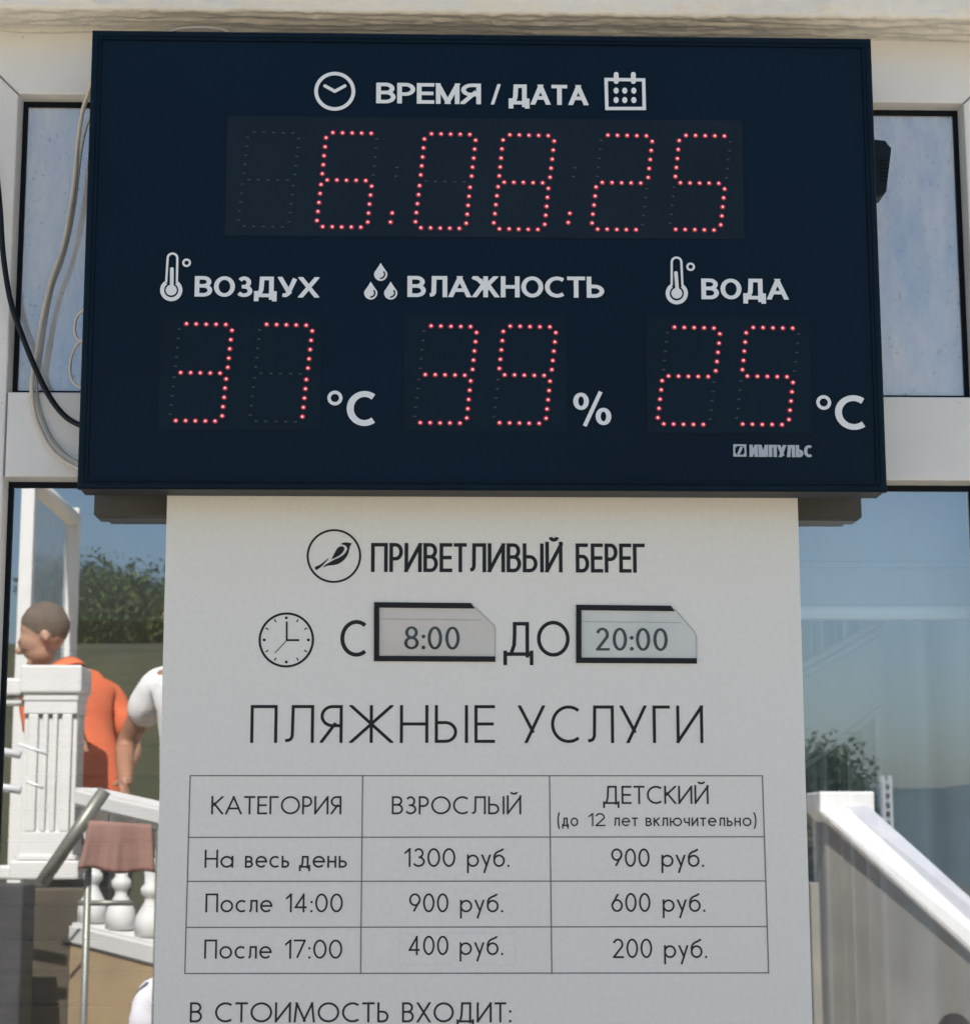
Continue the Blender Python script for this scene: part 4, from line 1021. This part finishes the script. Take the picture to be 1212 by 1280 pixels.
def tree(x, y, z0, h, rad, label, seed, mi=0, n=1700):
    rnd = random.Random(seed)
    root = tag(empty("broadleaf_tree", (x, y, z0)), label, "tree", "trees along the top of the bank")
    bm = bmesh.new(); tube(bm, [(x, y, z0-.4), (x+.1, y, z0+h*.3), (x-.05, y+.05, z0+h*.6), (x, y, z0+h*.85)], .09*h/4, 8, smoothpts=True)
    cl = []
    for i in range(11):
        a = rnd.uniform(0, 6.283); e = rnd.uniform(.12, .95); rr = rad*rnd.uniform(.35, .85)*(1-.35*e)
        c = Vector((x+rr*math.cos(a), y+rr*math.sin(a), z0+h*e)); cl.append((c, rad*rnd.uniform(.28, .5)))
        tube(bm, [(x, y, z0+h*(e*.55)), tuple((Vector((x, y, z0+h*e*.7))+c)/2), tuple(c)], .035*h/4, 5)
    cl.append((Vector((x, y, z0+h*.92)), rad*.42))
    obj("trunk", bm, M_BARK, root)
    bm = bmesh.new()
    for i in range(n):
        c, r = rnd.choice(cl); d = Vector((rnd.gauss(0, 1), rnd.gauss(0, 1), rnd.gauss(0, .8))).normalized()*r*rnd.uniform(.35, 1.08)
        p = c+d; s_ = rnd.uniform(.022, .055)*rad/1.6*(1.1 if n > 9500 else 1)
        u = Vector((rnd.gauss(0, 1), rnd.gauss(0, 1), rnd.gauss(0, 1))).normalized(); v = u.orthogonal().normalized()
        bm.faces.new([bm.verts.new(p+u*s_*a_+v*s_*.6*b_) for a_, b_ in ((-1, 0), (0, -1), (1, 0), (0, 1))])
    obj("crown", bm, M_LEAF[mi], root, recalc=False); settle(root)
for k, (px, py, D, rad, mi, lb) in enumerate((
    (92, 716, 33, 1.7, 1, "tall pale green tree mirrored just right of the white pavilion post"),
    (118, 736, 37, 1.6, 0, "mid green tree on the bank, next to the tall pale one"),
    (140, 750, 39, 1.4, 2, "low dark green tree in the dip of the tree line"),
    (163, 745, 37, 1.5, 0, "rounded green tree in the middle of the bank"),
    (190, 733, 36, 1.7, 1, "broad light green tree mirrored against the price board's left edge"),
    (228, 745, 38, 1.7, 2, "dark tree on the bank hidden mostly by the price board"),
    (1012, 938, 22, 1.1, 2, "dark green tree mirrored above the stair pier"),
    (1040, 966, 24, 1.0, 0, "smaller green tree sloping down beside the stair pier"),
    (1061, 984, 23, .8, 2, "lowest bushy tree at the end of the row by the stair pier"))):
    t = RV(px, py, D); zb = bank_h(t.x, t.y) if px < 600 else 0.0
    tree(t.x, t.y, zb-.1, t.z-zb+.1, rad, lb, 40+k, mi, 9000 if k < 6 else 16000)
M_LEAFB = M_LEAF[2]
# ------------------------------------------------------------------ people on the terrace (mirrored in the lower left pane)
def bake(o):
    dg = bpy.context.evaluated_depsgraph_get(); dg.update()
    me = bpy.data.meshes.new_from_object(o.evaluated_get(dg)); return me
def skin_mesh(V, E, rad, sub=2, root=0):
    """continuous limb surface grown round joints joined by edges"""
    me = bpy.data.meshes.new("skin_source"); me.from_pydata([tuple(v) for v in V], E, [])
    o = bpy.data.objects.new("skin_source", me); COL.objects.link(o)
    md = o.modifiers.new("s", 'SKIN'); md.use_smooth_shade = True; md.branch_smoothing = .6
    sv = me.skin_vertices[0].data
    for i, r in enumerate(rad):
        sv[i].radius = (r, r) if not isinstance(r, tuple) else r; sv[i].use_root = (i == root)
    s = o.modifiers.new("d", 'SUBSURF'); s.levels = s.render_levels = sub
    out = bake(o); bpy.data.objects.remove(o); bpy.data.meshes.remove(me); return out
def remesh(bm_or_me, vox):
    me = bm_or_me
    o = bpy.data.objects.new("remesh_source", me); COL.objects.link(o)
    md = o.modifiers.new("r", 'REMESH'); md.mode = 'VOXEL'; md.voxel_size = vox; md.use_smooth_shade = True
    sm = o.modifiers.new("sm", 'SMOOTH'); sm.factor = .5; sm.iterations = 3
    out = bake(o); bpy.data.objects.remove(o); return out
def ball(bm, c, r, M3=None, n=16):
    q = bmesh.ops.create_uvsphere(bm, u_segments=n, v_segments=n//2+2, radius=1)
    for v in q['verts']:
        p = Vector((v.co.x*r[0], v.co.y*r[1], v.co.z*r[2])); v.co = (M3 @ p if M3 else p)+Vector(c)
def person(label, feet, heading, shirt, shorts, hair, H=1.74, bend=0.0, nod=0.0, skin=(.36, .19, .12), arms=None, sleeves=.55, hairlen=0.0, long_trousers=False, group=None, turn=0.0):
    """local frame: +Y is the way the person faces, +X the right hand side; bend tips the upper body forward at the hips"""
    s = H/1.74
    hip = Vector((0, 0, .93))
    def up(p):                                # upper body turned about the hips
        q = Vector(p)-hip; return hip+Matrix.Rotation(-bend, 3, 'X') @ q
    J = {}
    J['pel'] = Vector((0, 0, .96)); J['bel'] = up((0, .012, 1.08)); J['che'] = up((0, .0, 1.26)); J['top'] = up((0, -.015, 1.42)); J['nk0'] = up((0, -.01, 1.48)); J['nk1'] = up((0, .012, 1.555))
    for sg, n in ((1, 'R'), (-1, 'L')):
        J['sh'+n] = up((sg*.185, -.015, 1.415))
        e, w_ = (arms or {}).get(n, ((sg*.245, -.03, 1.13), (sg*.235, .07, .90)))
        J['el'+n] = up(e) if not (arms or {}).get('abs') else Vector(e); J['wr'+n] = up(w_) if not (arms or {}).get('abs') else Vector(w_)
        J['hp'+n] = Vector((sg*.09, 0, .90)); J['kn'+n] = Vector((sg*.105, .02, .49)); J['an'+n] = Vector((sg*.11, -.02, .085)); J['to'+n] = Vector((sg*.125, .15, .03)); J['he'+n] = Vector((sg*.11, -.06, .04))
    names = ['pel', 'bel', 'che', 'top', 'nk0', 'nk1', 'shR', 'elR', 'wrR', 'shL', 'elL', 'wrL', 'hpR', 'knR', 'anR', 'toR', 'hpL', 'knL', 'anL', 'toL', 'heR', 'heL']
    rad = [(.155, .11), (.145, .10), (.165, .115), (.12, .085), .058, .056, .062, .043, .03, .062, .043, .03, .088, .056, .04, .034, .088, .056, .04, .034, .036, .036]
    E = [('pel', 'bel'), ('bel', 'che'), ('che', 'top'), ('top', 'nk0'), ('nk0', 'nk1'), ('top', 'shR'), ('shR', 'elR'), ('elR', 'wrR'), ('top', 'shL'), ('shL', 'elL'), ('elL', 'wrL'), ('pel', 'hpR'), ('hpR', 'knR'), ('knR', 'anR'), ('anR', 'toR'), ('pel', 'hpL'), ('hpL', 'knL'), ('knL', 'anL'), ('anL', 'toL'), ('anR', 'heR'), ('anL', 'heL')]
    idx = {n: i for i, n in enumerate(names)}
    me = skin_mesh([J[n]*s for n in names], [(idx[a], idx[b]) for a, b in E], [tuple(q*s for q in r) if isinstance(r, tuple) else r*s for r in rad])
    bm = bmesh.new(); bm.from_mesh(me)
    # calves and forearms
    for n, sg in (('R', 1), ('L', -1)):
        ball(bm, (J['kn'+n]*.65+J['an'+n]*.35+Vector((0, -.02, 0)))*s, (.05*s, .055*s, .12*s))
    # head on the neck: skull, jaw, nose, brow, ears
    HR = Matrix.Rotation(turn, 3, 'Z') @ Matrix.Rotation(-(bend*.75+nod), 3, 'X'); hc = J['nk1']+HR @ Vector((0, .03, .115))
    def hp(x, y, z): return (hc+HR @ Vector((x, y, z)))*s
    ball(bm, hp(0, -.012, .025), (.076*s, .096*s, .098*s), HR, 24); ball(bm, hp(0, .028, -.05), (.056*s, .062*s, .068*s), HR, 18)
    ball(bm, hp(0, .026, -.012), (.066*s, .076*s, .072*s), HR, 18); ball(bm, hp(0, .098, -.004), (.010*s, .012*s, .022*s), HR)
    ball(bm, hp(0, .078, -.092), (.026*s, .02*s, .018*s), HR); ball(bm, hp(0, .108, -.030), (.0135*s, .020*s, .017*s), HR); ball(bm, hp(0, .082, .008), (.05*s, .014*s, .012*s), HR)
    ball(bm, hp(0, .086, -.058), (.024*s, .011*s, .009*s), HR)
    for sg in (1, -1): ball(bm, hp(sg*.074, -.018, -.018), (.008*s, .016*s, .027*s), HR)
    # hands: palm, four fingers of different lengths, thumb
    fin = []
    for n, sg in (('R', 1), ('L', -1)):
        wv = J['wr'+n]; d = (wv-J['el'+n]).normalized(); side = d.cross(Vector((1, 0, 0)) if abs(d.x) < .8 else Vector((0, 0, 1))).normalized(); pn = side.cross(d).normalized()
        if pn.y > 0: pn = -pn
        Mh = Matrix((side, pn, d)).transposed()
        ball(bm, (wv+d*.055)*s, (.042*s, .017*s, .056*s), Mh)
        for k, (o_, ln) in enumerate(((-.030, .066), (-.010, .078), (.010, .073), (.029, .056))):
            a = wv+d*.088+side*o_; b = a+d*ln*.45-pn*.006; c = b+d*ln*.35-pn*.020; e = c+d*ln*.12-pn*.022; fin.append([a-d*.02, b, c, e])
        t = wv+d*.025-side*.034; fin.append([t, t+d*.030-side*.022-pn*.01, t+d*.056-side*.026-pn*.022])
    for f in fin: tube(bm, [p*s for p in f], .0088*s, 8)
    me2 = bpy.data.meshes.new("body"); bm.to_mesh(me2); bm.free()
    body = remesh(me2, .0075)
    M_SKIN = mat("skin", skin, .55, var=.12, vscale=14)
    root = empty("person", feet); tag(root, label, "person", group)
    def put(name, me, m, parent=root):
        me.materials.clear(); me.materials.append(m)
        for p in me.polygons: p.use_smooth = True
        return link(bpy.data.objects.new(name, me), parent)
    put("body", body, M_SKIN)
    # shirt: torso, shoulders and sleeves, a little larger than the body, with folds
    def cloth(joints, edges, rr, vox, name, m, fold=.008, cuts=(), hems=()):
        me = skin_mesh([p*s for p in joints], edges, [tuple(q*s for q in r) if isinstance(r, tuple) else r*s for r in rr], 3 if False else 2)
        m2 = remesh(me.copy(), vox)
        if len(m2.vertices) > 4*len(me.vertices): me = m2
        for v in me.vertices:
            q = v.co; v.co = q+v.normal*fold*(noise.noise(Vector((q.x*9, q.y*9, q.z*22)))+.6*noise.noise(Vector((q.x*24, q.y*24+3, q.z*34))))
        bm = bmesh.new(); bm.from_mesh(me)
        for (c_, d_) in hems:                 # open the cloth at sleeve and leg ends
            c_, d_ = Vector(c_)*s, Vector(d_).normalized()
            dead = [v for v in bm.verts if (v.co-c_).length < .13*s and (v.co-c_).dot(d_) > .004]
            bmesh.ops.delete(bm, geom=dead, context='VERTS')
        for (co_, no_) in cuts:
            bmesh.ops.bisect_plane(bm, geom=bm.verts[:]+bm.edges[:]+bm.faces[:], plane_co=Vector(co_)*s, plane_no=no_, clear_outer=True)
        bm.to_mesh(me); bm.free(); return put(name, me, m)
    M_SH = mat("shirt_cloth", shirt, .85, var=.10, vscale=18, bump=.2, bscale=200)
    sl = {n: J['sh'+n].lerp(J['el'+n], sleeves*1.35) for n in 'RL'}
    cloth([up((0, 0, .85)), up((0, .005, 1.06)), up((0, -.0, 1.26)), up((0, -.018, 1.415)), up((0, -.012, 1.485)), J['shR'], sl['R'], J['shL'], sl['L']], [(0, 1), (1, 2), (2, 3), (3, 4), (3, 5), (5, 6), (3, 7), (7, 8)], [(.185, .14), (.178, .138), (.19, .14), (.155, .118), (.088, .085), .088, .066, .086, .066], .011, "shirt", M_SH, hems=[(sl[n], J['el'+n]-J['sh'+n]) for n in 'RL'])
    bm = bmesh.new()                          # collar
    cn = up((0, -.005, 1.492))*s; ax = (J['nk1']-J['nk0']).normalized(); u = ax.orthogonal().normalized(); v_ = ax.cross(u)
    ra = [[bm.verts.new(cn+ax*h*s+(u*math.cos(2*math.pi*i/24)+v_*math.sin(2*math.pi*i/24))*r*s) for i in range(24)] for r, h in ((.072, -.02), (.068, .028), (.082, .004), (.086, -.02))]
    for a, b in zip(ra, ra[1:]):
        for i in range(24): f = bm.faces.new((a[i], a[(i+1) % 24], b[(i+1) % 24], b[i])); f.smooth = True
    obj("collar", bm, M_SH, root)
    kl = .10 if long_trousers else .46
    M_TR = mat("trouser_cloth", shorts, .85, var=.15, vscale=12, bump=.15, bscale=180)
    ends = {n: (J['kn'+n].lerp(J['an'+n], .85) if long_trousers else J['kn'+n].lerp(J['hp'+n], .05)) for n in 'RL'}
    mids = {n: (J['kn'+n] if long_trousers else J['kn'+n].lerp(J['hp'+n], .5)) for n in 'RL'}
    cloth([Vector((0, 0, 1.0)), Vector((0, 0, .93)), J['hpR'], mids['R'], ends['R'], J['hpL'], mids['L'], ends['L']], [(0, 1), (1, 2), (2, 3), (3, 4), (1, 5), (5, 6), (6, 7)], [(.158, .118), (.165, .13), .104, .085 if long_trousers else .098, .07 if long_trousers else .096, .104, .085 if long_trousers else .098, .07 if long_trousers else .096], .012, "shorts" if not long_trousers else "trousers", M_TR, hems=[(ends[n], Vector((0, 0, -1))) for n in 'RL'])
    # hair cap
    bm = bmesh.new(); ball(bm, hp(0, -.018, .034), (.0805*s, .0975*s, .098*s), HR, 30)
    cutp = hp(0, .045, .048); no = (HR @ Vector((0, .78, -.62))).normalized()
    bmesh.ops.bisect_plane(bm, geom=bm.verts[:]+bm.edges[:]+bm.faces[:], plane_co=cutp, plane_no=no, clear_outer=True)
    if hairlen > 0: ball(bm, hp(0, -.06, -.06-hairlen*.3), (.075*s, .05*s, (.10+hairlen*.5)*s), HR, 20)
    for v in bm.verts: v.co += v.normal*.003*noise.noise(v.co*60)
    obj("hair", bm, mat("hair", hair, .9, spec=.15, var=.3, vscale=40, bump=.4, bscale=300), root, smooth=True)
    M_EYE, M_SAN = mat("eye", (.16, .12, .10), .4), mat("sandal", (.05, .04, .035), .7)
    for sg in (1, -1):
        bm = bmesh.new(); ball(bm, hp(sg*.031, .080, -.008), (.011*s, .008*s, .006*s), HR, 10); obj("eye", bm, M_EYE, root, smooth=True)
    for n in 'RL':
        bm = bmesh.new()
        c = (J['to'+n]+J['he'+n])/2; add_box(bm, (c.x-.045)*s, (c.x+.045)*s, (c.y-.135)*s, (c.y+.135)*s, 0.0, .022*s, .008)
        add_box(bm, (c.x-.047)*s, (c.x+.047)*s, (c.y+.02)*s, (c.y+.06)*s, .02*s, .072*s, .012); obj("sandal", bm, M_SAN, root)
    root.rotation_euler = (0, 0, heading); return root
# the bowed man in orange stands in profile, facing image left (-X)
D = 5.5
f1 = RV(117, 1000, D)
person("man in orange polo shirt bowing his cropped head, mirrored behind the white fluted post", (f1.x, f1.y, zTer), R(128), (.74, .16, .06), (.045, .05, .055), (.155, .115, .088), H=1.80, bend=R(20), nod=R(4), turn=R(-36), skin=(.46, .27, .18),
       arms={'R': ((.20, .0, 1.14), (.08, .15, 1.05)), 'L': ((-.27, -.02, 1.15), (-.20, .14, 1.02))}, sleeves=.60)
f2 = RV(252, 1000, 5.2)
person("man in white T-shirt with bent bare arm, mirrored at the price board's left edge", (f2.x, f2.y, zTer), R(30), (.76, .76, .75), (.06, .055, .05), (.06, .045, .035), H=1.78, bend=R(6), nod=R(8), skin=(.34, .17, .10),
       arms={'L': ((-.37, -.02, 1.17), (-.20, .20, 1.03)), 'R': ((.26, -.02, 1.14), (.18, .18, 1.04))}, sleeves=.5)
# someone in a pale top nearer to the window: only a shoulder shows beside the board
f3 = RV(252, 1100, 4.2)
person("person in pale lilac top by the tan wall, shoulder showing beside the price board", (f3.x, f3.y, 0), R(170), (.76, .75, .80), (.16, .16, .2), (.05, .035, .025), H=1.43, nod=R(2), hairlen=.2, long_trousers=True)
f4 = RV(1192, 1100, 3.7)
kid = RV(1185, 1254, 3.7)
person("dark haired child whose crown shows in the lowest right corner of the glass", (f4.x, f4.y, 0), R(150), (.30, .32, .36), (.08, .09, .12), (.035, .022, .015), H=kid.z-.07, nod=R(5), hairlen=.15)
